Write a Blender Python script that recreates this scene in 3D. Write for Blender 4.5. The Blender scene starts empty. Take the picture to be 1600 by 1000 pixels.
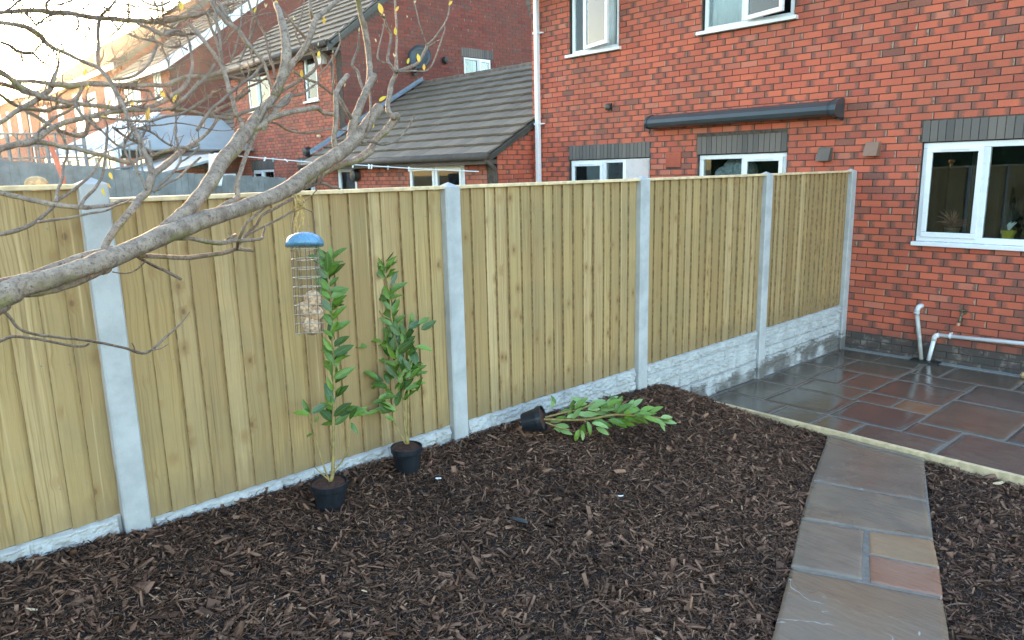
import bpy, math, random
import numpy as np
from mathutils import Vector, Matrix
random.seed(7); rng = np.random.default_rng(11)
S = bpy.context.scene
COL = S.collection
rad = math.radians
# ------------------------------------------------------------------ camera, sky, sun, exposure
CAM = Vector((3.60279, -8.54518, 2.07132))
RR = Vector((0.67529888, 0.73722151, -0.0218142)); UU = Vector((-0.13279055, 0.15062393, 0.97963212)); FW = Vector((-0.72549162, 0.65864776, -0.19961223))
FPX = 1144.529
cam = bpy.data.cameras.new('camera'); camo = bpy.data.objects.new('camera', cam); COL.objects.link(camo)
camo.matrix_world = Matrix(((RR.x, UU.x, -FW.x, CAM.x), (RR.y, UU.y, -FW.y, CAM.y), (RR.z, UU.z, -FW.z, CAM.z), (0, 0, 0, 1)))
cam.sensor_fit = 'HORIZONTAL'; cam.sensor_width = 36; cam.lens = 36 * FPX / 1600; cam.clip_start = .05; cam.clip_end = 2000
S.camera = camo
def at(px, py, d):
    return CAM + (FW + RR * ((px - 800) / FPX) - UU * ((py - 500) / FPX)) * d
SUN_EL, SUN_AZ = rad(9), rad(-77)          # azimuth measured clockwise from +Y
W = bpy.data.worlds.new('World'); S.world = W; W.use_nodes = True
nt = W.node_tree; nt.nodes.clear()
sky = nt.nodes.new('ShaderNodeTexSky'); sky.sky_type = 'NISHITA'; sky.sun_disc = False
sky.sun_elevation = SUN_EL; sky.sun_rotation = SUN_AZ; sky.air_density = 1.0; sky.dust_density = 1.2; sky.ozone_density = 1.2
bg = nt.nodes.new('ShaderNodeBackground'); bg.inputs[1].default_value = .15
wo = nt.nodes.new('ShaderNodeOutputWorld')
nt.links.new(sky.outputs[0], bg.inputs[0]); nt.links.new(bg.outputs[0], wo.inputs[0])
sl = bpy.data.lights.new('sun', 'SUN'); sl.energy = 2.0; sl.angle = rad(2); sl.color = (1, .66, .32)
so = bpy.data.objects.new('sun', sl); COL.objects.link(so)
sd = Vector((math.sin(SUN_AZ) * math.cos(SUN_EL), math.cos(SUN_AZ) * math.cos(SUN_EL), math.sin(SUN_EL)))
so.rotation_euler = sd.to_track_quat('Z', 'Y').to_euler()
S.view_settings.view_transform = 'Standard'; S.view_settings.look = 'None'; S.view_settings.gamma = 1
S.view_settings.use_curve_mapping = False; S.view_settings.exposure = 3.15
S.cycles.max_bounces = 6; S.cycles.diffuse_bounces = 4

# ------------------------------------------------------------------ material helpers
class NT:
    def __init__(s, name):
        s.m = bpy.data.materials.new(name); s.m.use_nodes = True; s.t = s.m.node_tree
        s.b = s.t.nodes['Principled BSDF']
    def n(s, ty, ins=None, **kw):
        nd = s.t.nodes.new('ShaderNode' + ty)
        for k, v in kw.items(): setattr(nd, k, v)
        for k, v in (ins or {}).items(): s.put(nd.inputs[k], v)
        return nd
    def put(s, sock, v):
        if isinstance(v, bpy.types.NodeSocket): s.t.links.new(v, sock)
        elif isinstance(v, (tuple, list)) and len(v) == 3 and sock.type == 'RGBA': sock.default_value = (*v, 1)
        else: sock.default_value = v
    def math(s, op, a, b=0.0, c=None):
        nd = s.n('Math', {0: a, 1: b}, operation=op)
        if c is not None: s.put(nd.inputs[2], c)
        return nd.outputs[0]
    def noise(s, vec, scale, detail=3, rough=.55, dist=0):
        return s.n('TexNoise', {'Vector': vec, 'Scale': scale, 'Detail': detail, 'Roughness': rough, 'Distortion': dist}).outputs[0]
    def mr(s, v, a, b, c=0.0, d=1.0, smooth=True):
        nd = s.n('MapRange', {0: v, 1: a, 2: b, 3: c, 4: d}); 
        if smooth: nd.interpolation_type = 'SMOOTHSTEP'
        return nd.outputs[0]
    def mix(s, f, a, b, mode='MIX'):
        nd = s.n('Mix', data_type='RGBA', blend_type=mode); s.put(nd.inputs[0], f); s.put(nd.inputs[6], a); s.put(nd.inputs[7], b)
        return nd.outputs[2]
    def ramp(s, f, stops):
        nd = s.n('ValToRGB', {0: f}); cr = nd.color_ramp
        while len(cr.elements) < len(stops): cr.elements.new(.5)
        for e, (p, c) in zip(cr.elements, stops): e.position = p; e.color = (*c, 1)
        return nd.outputs[0]
    def scale(s, vec, sc):
        return s.n('Mapping', {'Vector': vec, 'Scale': sc}).outputs[0]
    def pos(s): return s.n('NewGeometry').outputs['Position']
    def rnd(s):
        a = s.n('Attribute', attribute_name='rnd').outputs['Fac']; o = s.n('ObjectInfo').outputs['Random']
        return s.math('FRACT', s.math('ADD', a, o))
    def wn(s, v, k): return s.n('TexWhiteNoise', {'W': s.math('MULTIPLY', v, k)}, noise_dimensions='1D').outputs[0]
    def bump(s, h, strength=.3, dist=.01, normal=None):
        nd = s.n('Bump', {'Height': h, 'Strength': strength, 'Distance': dist})
        if normal is not None: s.put(nd.inputs['Normal'], normal)
        s.put(s.b.inputs['Normal'], nd.outputs[0]); return nd.outputs[0]
    def out(s, col=None, rough=.6, spec=None, metal=None):
        if col is not None: s.put(s.b.inputs['Base Color'], col)
        s.put(s.b.inputs['Roughness'], rough)
        if spec is not None: s.put(s.b.inputs['Specular IOR Level'], spec)
        if metal is not None: s.put(s.b.inputs['Metallic'], metal)
        return s.m

def m_brick(name, base, tint=1.0, dirty=True):
    t = NT(name); r = t.rnd(); p = t.pos()
    u = t.n('SeparateXYZ', {0: t.n('UVMap').outputs[0]}).outputs[0]
    r1, r2, r3, r4 = t.wn(r, 113.1), t.wn(r, 271.7), t.wn(r, 53.3), t.wn(r, 911.3)
    c = t.ramp(r1, [(0, tuple(base)), (.5, (base[0] * 1.22, base[1] * 1.35, base[2] * 1.25)), (.85, (base[0] * .8, base[1] * .8, base[2] * .9)), (1, (base[0] * 1.1, base[1] * 1.7, base[2] * 1.9))])
    nz = t.noise(p, 26, 4, .6); nf = t.noise(p, 180, 3, .7)
    un = t.math('ADD', u, t.math('MULTIPLY', t.math('SUBTRACT', nz, .5), .35))
    dk = t.math('MULTIPLY', t.mr(un, .74, .9), t.mr(r2, .45, .55))
    dk2 = t.math('MULTIPLY', t.mr(un, .3, .1), t.mr(r3, .52, .62))
    d = t.math('MULTIPLY', t.math('MAXIMUM', dk, dk2), .72)
    d = t.math('MAXIMUM', d, t.math('MULTIPLY', t.mr(r4, .96, .975), .7))
    c = t.mix(d, c, (.115, .072, .058))
    pale = t.math('MULTIPLY', t.mr(un, .93, .97), t.mr(r4, .16, .12))
    c = t.mix(t.math('MULTIPLY', pale, .7), c, (.42, .36, .25))
    c = t.mix(t.math('MULTIPLY', t.mr(nf, .52, .75), .35), c, (.12, .05, .035))
    c = t.mix(t.math('MULTIPLY', t.mr(nf, .48, .3), .5), c, (base[0] * 1.15, base[1] * 2.4, base[2] * 2.8))
    big = t.noise(p, .9, 3, .6)
    c = t.mix(t.mr(big, .35, .7, 0, .38), c, (.17, .07, .045))
    if dirty:
        z = t.n('SeparateXYZ', {0: p}).outputs[2]
        zz = t.math('ADD', z, t.math('MULTIPLY', nz, .25))
        c = t.mix(t.mr(zz, .48, .2, 0, .55), c, (.10, .075, .065))
        c = t.mix(t.mr(z, .155, .145, 0, .9), c, t.mix(t.mr(t.noise(p, 7, 5, .7), .5, .68), (.06, .058, .052), (.22, .19, .16)))
    t.bump(t.math('ADD', t.math('MULTIPLY', nf, .6), nz), .5, .004)
    return t.out(c, .82)
def m_simple(name, col, rough=.6, var=.12, sc=8, bump=0, bsc=60, spec=None, metal=None):
    t = NT(name); p = t.pos(); n = t.noise(p, sc, 4, .6)
    c = t.mix(t.mr(n, .3, .7), tuple(x * (1 - var) for x in col), tuple(min(1, x * (1 + var)) for x in col))
    if bump: t.bump(t.noise(p, bsc, 3, .6), bump, .004)
    rg = t.mr(t.noise(p, sc * 1.7, 3), .3, .7, max(0, rough - .08), min(1, rough + .08))
    return t.out(c, rg, spec, metal)

M = {}
M['brick'] = m_brick('red_brick', (.53, .105, .056))
M['brick_far'] = m_brick('red_brick_far', (.47, .105, .06), dirty=False)
M['brick_gable_shaded'] = m_brick('shaded_red_brick', (.20, .040, .027), dirty=False)  # red brick made darker and purpler, shade of the side gables put into colour
M['mortar'] = m_simple('dark_mortar', (.085, .062, .048), .9, .3, 20, .4)
def m_blue():
    t = NT('blue_brick'); r = t.rnd(); p = t.pos(); r1 = t.wn(r, 77.7); nf = t.noise(p, 90, 4, .7)
    c = t.ramp(r1, [(0, (.09, .08, .072)), (.5, (.125, .108, .095)), (1, (.16, .135, .115))])
    c = t.mix(t.mr(nf, .62, .8, 0, .7), c, (.34, .33, .32)); t.bump(nf, .4, .003)
    return t.out(c, .7)
M['blue'] = m_blue()
def m_board():
    t = NT('treated_timber_board'); r = t.n('ObjectInfo').outputs['Random']; p = t.pos()
    off = t.n('CombineXYZ', {0: t.math('MULTIPLY', r, 37.0), 1: t.math('MULTIPLY', r, 91.0), 2: t.math('MULTIPLY', r, 53.0)}).outputs[0]
    v = t.n('VectorMath', {0: p, 1: off}, operation='ADD').outputs[0]
    # knots: distort grain round them
    kv = t.scale(v, (3, 10.0, 7.0))
    vor = t.n('TexVoronoi', {'Vector': kv, 'Scale': 1.0, 'Randomness': 1.0}); kd = vor.outputs['Distance']
    kcol = t.n('SeparateXYZ', {0: vor.outputs['Color']}).outputs[0]
    has = t.mr(kcol, .58, .6)
    near = t.math('MULTIPLY', t.mr(kd, .42, 0), has)
    sc = t.n('SeparateXYZ', {0: v}); wob = t.noise(t.scale(v, (3, 3, 1.1)), 1.3, 3)
    gy = t.math('ADD', t.math('MULTIPLY', sc.outputs[1], 1.0), t.math('MULTIPLY', wob, .075))
    gy = t.math('ADD', gy, t.math('MULTIPLY', near, .035))
    gv = t.n('CombineXYZ', {0: t.math('MULTIPLY', sc.outputs[0], 1.0), 1: t.math('MULTIPLY', gy, 55.0), 2: t.math('MULTIPLY', sc.outputs[2], .8)}).outputs[0]
    g = t.noise(gv, 1.6, 4, .6); g2 = t.noise(t.scale(v, (40, 150, 6)), 1.6, 3, .7)
    base = t.ramp(r, [(0, (.33, .215, .088)), (.2, (.50, .34, .145)), (.4, (.39, .26, .105)), (.6, (.57, .405, .20)), (.8, (.36, .23, .095)), (1, (.46, .325, .155))])
    c = t.mix(t.mr(g, .47, .66, 0, .7), base, (.28, .165, .055))
    c = t.mix(t.mr(g2, .4, .75, 0, .3), c, (.31, .19, .08))
    c = t.mix(t.mr(t.noise(p, 1.9, 5, .65), .42, .68, 0, .42), c, (.27, .215, .105))
    kn = t.math('MULTIPLY', t.mr(kd, .15, .07), has)
    c = t.mix(t.math('MULTIPLY', t.mr(kd, .42, .12), t.math('MULTIPLY', has, .6)), c, (.28, .15, .05))
    c = t.mix(t.math('MULTIPLY', kn, .72), c, (.13, .075, .035))
    st = t.noise(t.scale(v, (2, 26, .45)), 1.5, 4, .6)
    c = t.mix(t.mr(st, .55, .70, 0, .6), c, (.24, .15, .07))
    c = t.mix(t.mr(st, .40, .28, 0, .55), c, (.66, .48, .26))
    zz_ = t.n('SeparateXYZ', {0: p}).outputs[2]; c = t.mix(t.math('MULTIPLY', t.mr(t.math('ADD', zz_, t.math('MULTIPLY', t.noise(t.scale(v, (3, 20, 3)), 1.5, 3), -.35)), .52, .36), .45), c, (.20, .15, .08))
    crk = t.math('MULTIPLY', t.mr(t.noise(t.scale(v, (2, 60, .55)), 1.3, 2), .735, .75), .6)
    c = t.mix(crk, c, (.07, .045, .025))
    t.bump(t.math('ADD', g, t.math('MULTIPLY', g2, .5)), .45, .005)
    return t.out(c, .68)
M['board'] = m_board()
M['board_edge'] = m_simple('sawn_board_edge', (.30, .20, .095), .8, .35, 25, .5)
M['timber'] = m_simple('pale_timber', (.70, .53, .31), .7, .2, 14, .3)
def m_concrete(name, col, stain=True):
    t = NT(name); p = t.pos(); n = t.noise(p, 6, 5, .65); f = t.noise(p, 140, 3, .7)
    c = t.mix(t.mr(n, .3, .7), tuple(x * .82 for x in col), tuple(x * 1.08 for x in col))
    c = t.mix(t.mr(f, .64, .72, 0, .5), c, (.22, .22, .22))
    if stain:
        z = t.n('SeparateXYZ', {0: p}); y = z.outputs[1]
        zl = t.math('ADD', z.outputs[2], t.math('MULTIPLY', t.noise(t.scale(p, (1, 2.6, 9)), 1.6, 6, .7), -.42))
        k = t.math('MULTIPLY', t.mr(zl, -.03, -.11), t.mr(y, -3.4, -3.1))
        k = t.math('MULTIPLY', k, t.mr(t.noise(p, 2.2, 2), .40, .52))
        c = t.mix(t.math('MULTIPLY', k, .85), c, (.10, .085, .07))
    t.bump(t.math('ADD', f, n), .3, .003)
    return t.out(c, .85)
M['post'] = m_concrete('cast_concrete', (.45, .45, .445))
M['gravel'] = m_concrete('rock_faced_concrete', (.45, .45, .44))
def m_stone(name):
    t = NT(name); r = t.n('ObjectInfo').outputs['Random']; p = t.pos()
    off = t.math('MULTIPLY', r, 31.0); v = t.n('VectorMath', {0: p, 1: t.n('CombineXYZ', {0: off, 1: off, 2: off}).outputs[0]}, operation='ADD').outputs[0]
    return t, v, p
def m_slab(name, c1, c2, wet=.22, vein=0.0, c3=None):
    t, v, p = m_stone(name)
    n = t.noise(v, 3.2, 5, .6, .6); n2 = t.noise(t.scale(v, (5, 22, 5)), 1.3, 4, .6); f = t.noise(v, 90, 4, .7)
    c = t.mix(t.mr(n, .35, .65), c1, c2)
    if c3: c = t.mix(t.mr(t.noise(v, 1.9, 3, .5), .45, .62), c, c3)
    c = t.mix(t.mr(n2, .5, .75, 0, .4), c, tuple(x * .62 for x in c1)); c = t.mix(t.mr(f, .55, .8, 0, .35), c, tuple(min(1, x * 1.5) for x in c2))
    if vein:
        vn = t.noise(v, 2.1, 4, .55, .9); k = t.math('MULTIPLY', t.mr(t.math('ABSOLUTE', t.math('SUBTRACT', vn, .5)), .008, 0), t.mr(t.noise(v, 1.6, 2), .46, .54))
        c = t.mix(t.math('MULTIPLY', k, vein), c, (.5, .49, .46))
    wv = t.noise(p, 1.5, 3, .5)
    t.bump(t.math('ADD', t.math('MULTIPLY', n2, 1.4), t.math('MULTIPLY', f, .25)), .22 if wet < .2 else .75, .006)
    return t.out(c, t.mr(wv, .38, .62, max(.02, wet * .2), wet * 1.5), .7 if wet < .2 else .6)
SL = {'red': m_slab('wet_red_sandstone', (.105, .080, .060), (.135, .096, .068), .11), 'grey': m_slab('wet_grey_sandstone', (0.088, 0.069, 0.053), (0.117, 0.091, 0.068), .10),
      'brown': m_slab('wet_brown_sandstone', (.098, .082, .060), (.128, .102, .072), .12), 'olive': m_slab('wet_olive_sandstone', (0.102, 0.079, 0.062), (0.078, 0.065, 0.053), .15),
      'plum': m_slab('wet_plum_sandstone', (.088, .078, .064), (.118, .100, .078), .10), 'orange': m_slab('wet_orange_sandstone', (.19, .105, .055), (.22, .13, .07), .16)}
PS = {'grey': m_slab('grey_path_sandstone', (0.183, 0.143, 0.108), (0.228, 0.175, 0.128), .36, 0), 'bluegrey': m_slab('blue_grey_path_sandstone', (0.171, 0.133, 0.098), (0.237, 0.172, 0.118), .30, 0),
      'pink': m_slab('pink_path_sandstone', (0.273, 0.136, 0.086), (0.301, 0.163, 0.107), .48), 'buff': m_slab('buff_path_sandstone', (0.275, 0.172, 0.095), (0.330, 0.200, 0.112), .46),
      'vein': m_slab('veined_path_sandstone', (0.231, 0.153, 0.096), (0.205, 0.141, 0.095), .36, .9, (0.208, 0.151, 0.106)), 'top': m_slab('brown_grey_path_sandstone', (0.159, 0.121, 0.091), (0.201, 0.147, 0.106), .30, .3)}
M['joint'] = m_simple('grey_jointing', (.19, .165, .14), .7, .2, 30, .4, 150)
M['upvc'] = m_simple('white_upvc', (.80, .80, .80), .3, .03, 3)
M['upvc_old'] = m_simple('white_plastic_pipe', (.66, .67, .66), .38, .1, 9)
M['pvc_grey'] = m_simple('weathered_pale_pipe', (.46, .44, .40), .5, .22, 16)
def m_glass():
    t = NT('window_glass'); gl = t.n('BsdfGlossy', {'Roughness': .01, 'Color': (.9, .95, 1)}); tr = t.n('BsdfTransparent', {'Color': (.86, .9, .88)})
    fr = t.n('Fresnel', {'IOR': 1.5}).outputs[0]; mx = t.n('MixShader', {0: t.math('ADD', fr, .0), 1: tr.outputs[0], 2: gl.outputs[0]})
    t.t.links.new(mx.outputs[0], t.t.nodes['Material Output'].inputs[0]); return t.m
M['glass'] = m_glass()
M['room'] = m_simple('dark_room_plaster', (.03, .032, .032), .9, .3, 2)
M['curtain'] = m_simple('pale_curtain', (.75, .76, .76), .85, .06, 5)
M['net'] = m_simple('dark_blind', (.10, .12, .12), .9, .2, 30)
M['awning'] = m_simple('slate_grey_powder_coat', (0.050, 0.058, 0.061), .38, .06, 4)
M['black'] = m_simple('black_plastic', (.018, .02, .02), .4, .2, 10)
M['pot'] = m_simple('black_pot_plastic', (0.010, 0.013, 0.018), .42, .35, 14)
M['browncowl'] = m_simple('brown_plastic', (0.231, 0.128, 0.081), .5, .1, 8)
M['greycowl'] = m_simple('grey_brown_plastic', (0.115, 0.089, 0.066), .5, .1, 8)
M['lead'] = m_simple('lead_flashing', (.17, .20, .23), .55, .2, 12)
M['gutter'] = m_simple('brown_gutter_plastic', (0.090, 0.068, 0.055), .7, .15, 6)
def m_tile(name, col):
    t = NT(name); r = t.rnd(); p = t.pos(); n = t.noise(p, 5, 5, .7); f = t.noise(p, 60, 4, .75); r1 = t.wn(r, 33.3)
    c = t.mix(t.mr(r1, 0, 1), tuple(x * .85 for x in col), tuple(x * 1.15 for x in col))
    c = t.mix(t.mr(n, .5, .75, 0, .5), c, tuple(x * .6 for x in col)); c = t.mix(t.mr(f, .56, .7, 0, .7), c, tuple(min(1, x * 2.1) for x in col)); c = t.mix(t.mr(t.noise(p, 25, 4, .7), .6, .75, 0, .6), c, (.06, .055, .03))
    t.bump(f, .5, .004); return t.out(c, .8)
M['tile'] = m_tile('grey_roof_tile', (0.173, 0.133, 0.096)); M['tile_brown_sun_tint'] = m_tile('brown_sun_tinted_tile', (.26, .11, .045))  # brown tile warmed so its colour carries the low sun's glow
M['ridge'] = m_simple('mossy_ridge_tile', (.17, .12, .085), .9, .35, 9, .6)
M['soil'] = m_simple('potting_soil', (0.070, 0.030, 0.018), .95, .4, 60, .8, 90)
def m_mulch(chips):
    t = NT('bark_mulch' if chips else 'mulch_bed'); p = t.pos()
    if chips:
        r = t.n('Attribute', attribute_name='rnd').outputs['Fac']
        c = t.ramp(r, [(0, (.042, .023, .016)), (.22, (.095, .051, .034)), (.45, (.165, .087, .056)), (.70, (.235, .128, .082)), (.86, (.31, .168, .105)), (.95, (.34, .19, .12)), (.99, (.46, .29, .18)), (1, (.62, .46, .30))])
        c = t.mix(t.mr(t.noise(p, 1.6, 4), .42, .68, 0, .35), c, (.02, .016, .014))
        t.bump(t.noise(p, 260, 3), .4, .002); return t.out(c, .72, .2)
    c = t.mix(t.mr(t.noise(p, 40, 5, .7), .4, .7), (.014, .008, .006), (.045, .024, .015)); t.bump(t.noise(p, 70, 5, .8), 1, .02)
    return t.out(c, .9)
M['mulch'] = m_mulch(False); M['chip'] = m_mulch(True)
def m_bark(name, c1, c2, alg=.5):
    t = NT(name); p = t.pos(); n = t.noise(p, 22, 5, .65); f = t.noise(p, 110, 4, .7); nz = t.n('SeparateXYZ', {0: t.n('NewGeometry').outputs['Normal']}).outputs[2]
    f2 = t.noise(p, 55, 5, .75, 1.2); c = t.mix(t.mr(n, .25, .75), c1, c2); c = t.mix(t.mr(f2, .5, .62, 0, .55), c, tuple(x * .5 for x in c1)); c = t.mix(t.mr(f, .55, .66, 0, .8), c, tuple(x * .35 for x in c1))
    a = t.math('MULTIPLY', t.mr(t.noise(p, 9, 4), .48, .62), t.mr(nz, .3, -.5)); c = t.mix(t.math('MULTIPLY', a, alg), c, (.20, .185, .04))
    t.bump(t.math('ADD', n, f), .9, .006); return t.out(c, .82)
M['bark'] = m_bark('grey_bark', (0.196, 0.132, 0.096), (0.414, 0.314, 0.236), .8); M['twig'] = m_bark('brown_twig_bark', (.16, .105, .075), (.29, .22, .165), .2)
M['stem'] = m_simple('laurel_stem', (0.264, 0.190, 0.063), .6, .3, 30)
def m_leaf(name, c1, c2, rough=.3):
    t = NT(name); r = t.n('ObjectInfo').outputs['Random']; u = t.n('SeparateXYZ', {0: t.n('UVMap').outputs[0]}).outputs[0]
    c = t.mix(r, c1, c2); vn = t.n('TexWave', {'Vector': t.n('UVMap').outputs[0], 'Scale': 4.5, 'Distortion': 1.5}, bands_direction='Y').outputs[0]; c = t.mix(t.mr(vn, .75, 1, 0, .25), c, tuple(min(1, x * 1.8) for x in c2)); t.bump(vn, .25, .002); mid = t.mr(t.math('ABSOLUTE', t.math('SUBTRACT', u, .5)), .035, .0)
    c = t.mix(t.math('MULTIPLY', mid, .6), c, (.24, .34, .10)); c = t.mix(t.mr(t.noise(t.pos(), 45, 3), .45, .75, 0, .35), c, tuple(x * .6 for x in c1))
    t.b.inputs['Subsurface Weight'].default_value = 0
    return t.out(c, rough, .5)
M['leaf'] = m_leaf('glossy_laurel_leaf', (0.060, 0.124, 0.013), (0.140, 0.239, 0.027)); M['leaf_dark'] = m_leaf('dark_laurel_leaf', (0.030, 0.065, 0.012), (0.060, 0.117, 0.018), .24)
M['leaf_pale'] = m_leaf('pale_laurel_underside', (.15, .25, .07), (.25, .36, .13), .45)
M['yleaf'] = m_leaf('yellow_leaf', (.75, .50, .03), (.80, .38, .05), .5); M['bud'] = m_simple('pale_bud', (.55, .47, .26), .6, .2, 60)
M['blue_lid'] = m_simple('blue_painted_metal', (.11, .25, .38), .28, .15, 30, 0, 60, .6)
M['wire'] = m_simple('dark_bronze_wire', (.10, .06, .05), .4, .2, 60); M['ringm'] = m_simple('worn_brass_wire', (.36, .29, .20), .4, .3, 80)
M['suet'] = m_simple('suet_and_seed', (0.529, 0.342, 0.210), .9, .45, 90, 1, 130); M['twine'] = m_simple('jute_twine', (0.483, 0.314, 0.112), .9, .3, 90)
M['greywood'] = m_simple('blue_grey_painted_fence_board', (.195, .215, .215), .7, .2, 5, .3); M['greytrellis'] = m_simple('weathered_grey_trellis', (.22, .22, .22), .8, .2, 20); M['sheet'] = m_simple('white_sheet', (.8, .82, .84), .7, .05, 9)
M['metal'] = m_simple('galvanised_channel', (.40, .42, .43), .4, .15, 30, 0, 60, None, .6); M['brassy'] = m_simple('tarnished_brass', (.16, .14, .09), .45, .5, 60, 0, 60, None, .6)
M['copper'] = m_simple('copper_nozzle', (.5, .28, .18), .4, .3, 60); M['terra'] = m_simple('terracotta_plastic', (.42, .09, .045), .6, .1, 10)
M['ochre'] = m_simple('ochre_yellow_pot', (.50, .42, .035), .5, .1, 10); M['poly'] = m_simple('pale_blue_polycarbonate', (.25, .29, .30), .65, .08, 1.5)
M['redstick'] = m_simple('orange_red_cane', (.62, .15, .07), .5, .15, 10); M['ochrestone'] = m_simple('tan_stone', (0.462, 0.324, 0.168), .9, .3, 40, .7)
M['bottle'] = m_simple('brown_bottle_glass', (.10, .045, .03), .15, .2, 10); M['greyfur'] = m_simple('pale_grey_plush', (.42, .46, .50), .95, .3, 30, .8, 50)
M['redplant'] = m_simple('reddish_spiky_leaf', (.22, .10, .075), .6, .35, 40); M['silver'] = m_simple('silvery_leaf', (.62, .66, .66), .5, .1, 40)
M['concrete_base'] = m_simple('damp_render_plinth', (.085, .08, .072), .6, .55, 7, .7, 60)
M['ground'] = m_simple('dull_grass_ground', (.06, .08, .035), .95, .3, 3)
M['soffit'] = m_simple('dark_bargeboard', (0.068, 0.068, 0.064), .55, .15, 9)

# ------------------------------------------------------------------ object helpers
def new_obj(name, me, parent=None, mat=None, **props):
    o = bpy.data.objects.new(name, me); COL.objects.link(o)
    if parent is not None: o.parent = parent
    if mat is not None and me is not None and not me.materials: me.materials.append(mat)
    for k, v in props.items(): o[k] = v
    return o
def thing(name, label, cat, loc=(0, 0, 0), rz=0, group=None):
    o = bpy.data.objects.new(name, None); COL.objects.link(o); o.location = loc; o.rotation_euler = (0, 0, rz); o.empty_display_size = .1
    o['label'] = label; o['category'] = cat
    if group: o['group'] = group
    return o
def tag(o, label, cat, group=None):
    o['label'] = label; o['category'] = cat
    if group: o['group'] = group
    return o
class MB:
    def __init__(s): s.v = []; s.f = []; s.r = []; s.uv = {}
    def quadbox(s, c, r=0.0):                       # 8 corners: 4 bottom ccw, 4 top
        n = len(s.v); s.v += [tuple(p) for p in c]; k = len(s.f)
        s.f += [(n, n+3, n+2, n+1), (n+4, n+5, n+6, n+7), (n, n+1, n+5, n+4), (n+1, n+2, n+6, n+5), (n+2, n+3, n+7, n+6), (n+3, n, n+4, n+7)]
        s.r += [r] * 6; return s
    def box(s, x0, x1, y0, y1, z0, z1, r=0.0):
        k = len(s.f); s.quadbox([(x0, y0, z0), (x1, y0, z0), (x1, y1, z0), (x0, y1, z0), (x0, y0, z1), (x1, y0, z1), (x1, y1, z1), (x0, y1, z1)], r)
        s.uv[k + 2] = [(0, 0), (1, 0), (1, 1), (0, 1)]; return s
    def prism(s, poly, y0, y1):                     # polygon in x,z extruded along y
        n = len(s.v); m = len(poly)
        s.v += [(x, y0, z) for x, z in poly] + [(x, y1, z) for x, z in poly]
        s.f.append(tuple(range(n, n + m))); s.f.append(tuple(range(n + 2*m - 1, n + m - 1, -1)))
        for i in range(m): s.f.append((n + i, n + m + i, n + m + (i+1) % m, n + (i+1) % m))
        s.r += [0] * (m + 2); return s
    def tube(s, pts, rs, k=8, cap=True, r=0.0):
        pts = [Vector(p) for p in pts]; N = len(pts)
        if isinstance(rs, (int, float)): rs = [rs] * N
        n0 = len(s.v); up = None
        for i, p in enumerate(pts):
            d = (pts[min(i+1, N-1)] - pts[max(i-1, 0)])
            d = d.normalized() if d.length > 1e-9 else Vector((0, 0, 1))
            if up is None:
                up = Vector((0, 0, 1)) if abs(d.z) < .9 else Vector((1, 0, 0))
            a = d.cross(up).normalized(); b = a.cross(d).normalized(); up = b
            for j in range(k):
                t = 2 * math.pi * j / k; s.v.append(tuple(p + (a * math.cos(t) + b * math.sin(t)) * rs[i]))
        for i in range(N - 1):
            for j in range(k):
                q = n0 + i * k; s.f.append((q + j, q + k + j, q + k + (j+1) % k, q + (j+1) % k)); s.r.append(r)
        if cap:
            s.f.append(tuple(n0 + j for j in range(k))); s.f.append(tuple(n0 + (N-1)*k + k-1-j for j in range(k))); s.r += [r, r]
        return s
    def lathe(s, prof, c=(0, 0, 0), k=20, axis='z'):
        n0 = len(s.v)
        for (rr, h) in prof:
            for j in range(k):
                t = 2 * math.pi * j / k; x, y = rr * math.cos(t), rr * math.sin(t)
                q = (x, y, h) if axis == 'z' else ((x, -h, y) if axis == 'y' else (h, x, y))
                s.v.append((c[0] + q[0], c[1] + q[1], c[2] + q[2]))
        for i in range(len(prof) - 1):
            for j in range(k):
                q = n0 + i * k; s.f.append((q + j, q + (j+1) % k, q + k + (j+1) % k, q + k + j)); s.r.append(0)
        s.f.append(tuple(n0 + k-1-j for j in range(k))); s.f.append(tuple(n0 + (len(prof)-1)*k + j for j in range(k))); s.r += [0, 0]
        return s
    def mesh(s, name, rnd=False, smooth=False, uv=True):
        me = bpy.data.meshes.new(name); me.from_pydata(s.v, [], s.f)
        if s.uv and uv:
            l = me.uv_layers.new(name='UVMap'); arr = np.zeros(len(me.loops) * 2, 'f')
            for fi, co in s.uv.items():
                st = me.polygons[fi].loop_start
                for j, c in enumerate(co): arr[(st + j) * 2:(st + j) * 2 + 2] = c
            l.data.foreach_set('uv', arr)
        if rnd:
            a = me.attributes.new('rnd', 'FLOAT', 'FACE'); a.data.foreach_set('value', np.array(s.r, 'f'))
        if smooth: me.polygons.foreach_set('use_smooth', [True] * len(me.polygons))
        me.update(); return me
    def build(s, name, mat, parent=None, rnd=False, smooth=False, bevel=0, **props):
        o = new_obj(name, s.mesh(name, rnd, smooth), parent, mat, **props)
        if bevel:
            b = o.modifiers.new('bevel', 'BEVEL'); b.width = bevel; b.segments = 2; b.limit_method = 'ANGLE'
        return o
def bx(*a): return MB().box(*a)
def vnoise(x, y, seed=0):
    x = np.asarray(x, float); y = np.asarray(y, float); xi = np.floor(x).astype(np.int64); yi = np.floor(y).astype(np.int64); xf = x - xi; yf = y - yi
    def h(a, b):
        n = (a * 374761393 + b * 668265263 + seed * 974634777) & 0xffffffff; n = ((n ^ (n >> 13)) * 1274126177) & 0xffffffff
        return ((n ^ (n >> 16)) & 0xffff) / 65535.0
    u = xf * xf * (3 - 2 * xf); v = yf * yf * (3 - 2 * yf)
    return (h(xi, yi) * (1-u) + h(xi+1, yi) * u) * (1-v) + (h(xi, yi+1) * (1-u) + h(xi+1, yi+1) * u) * v
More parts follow.
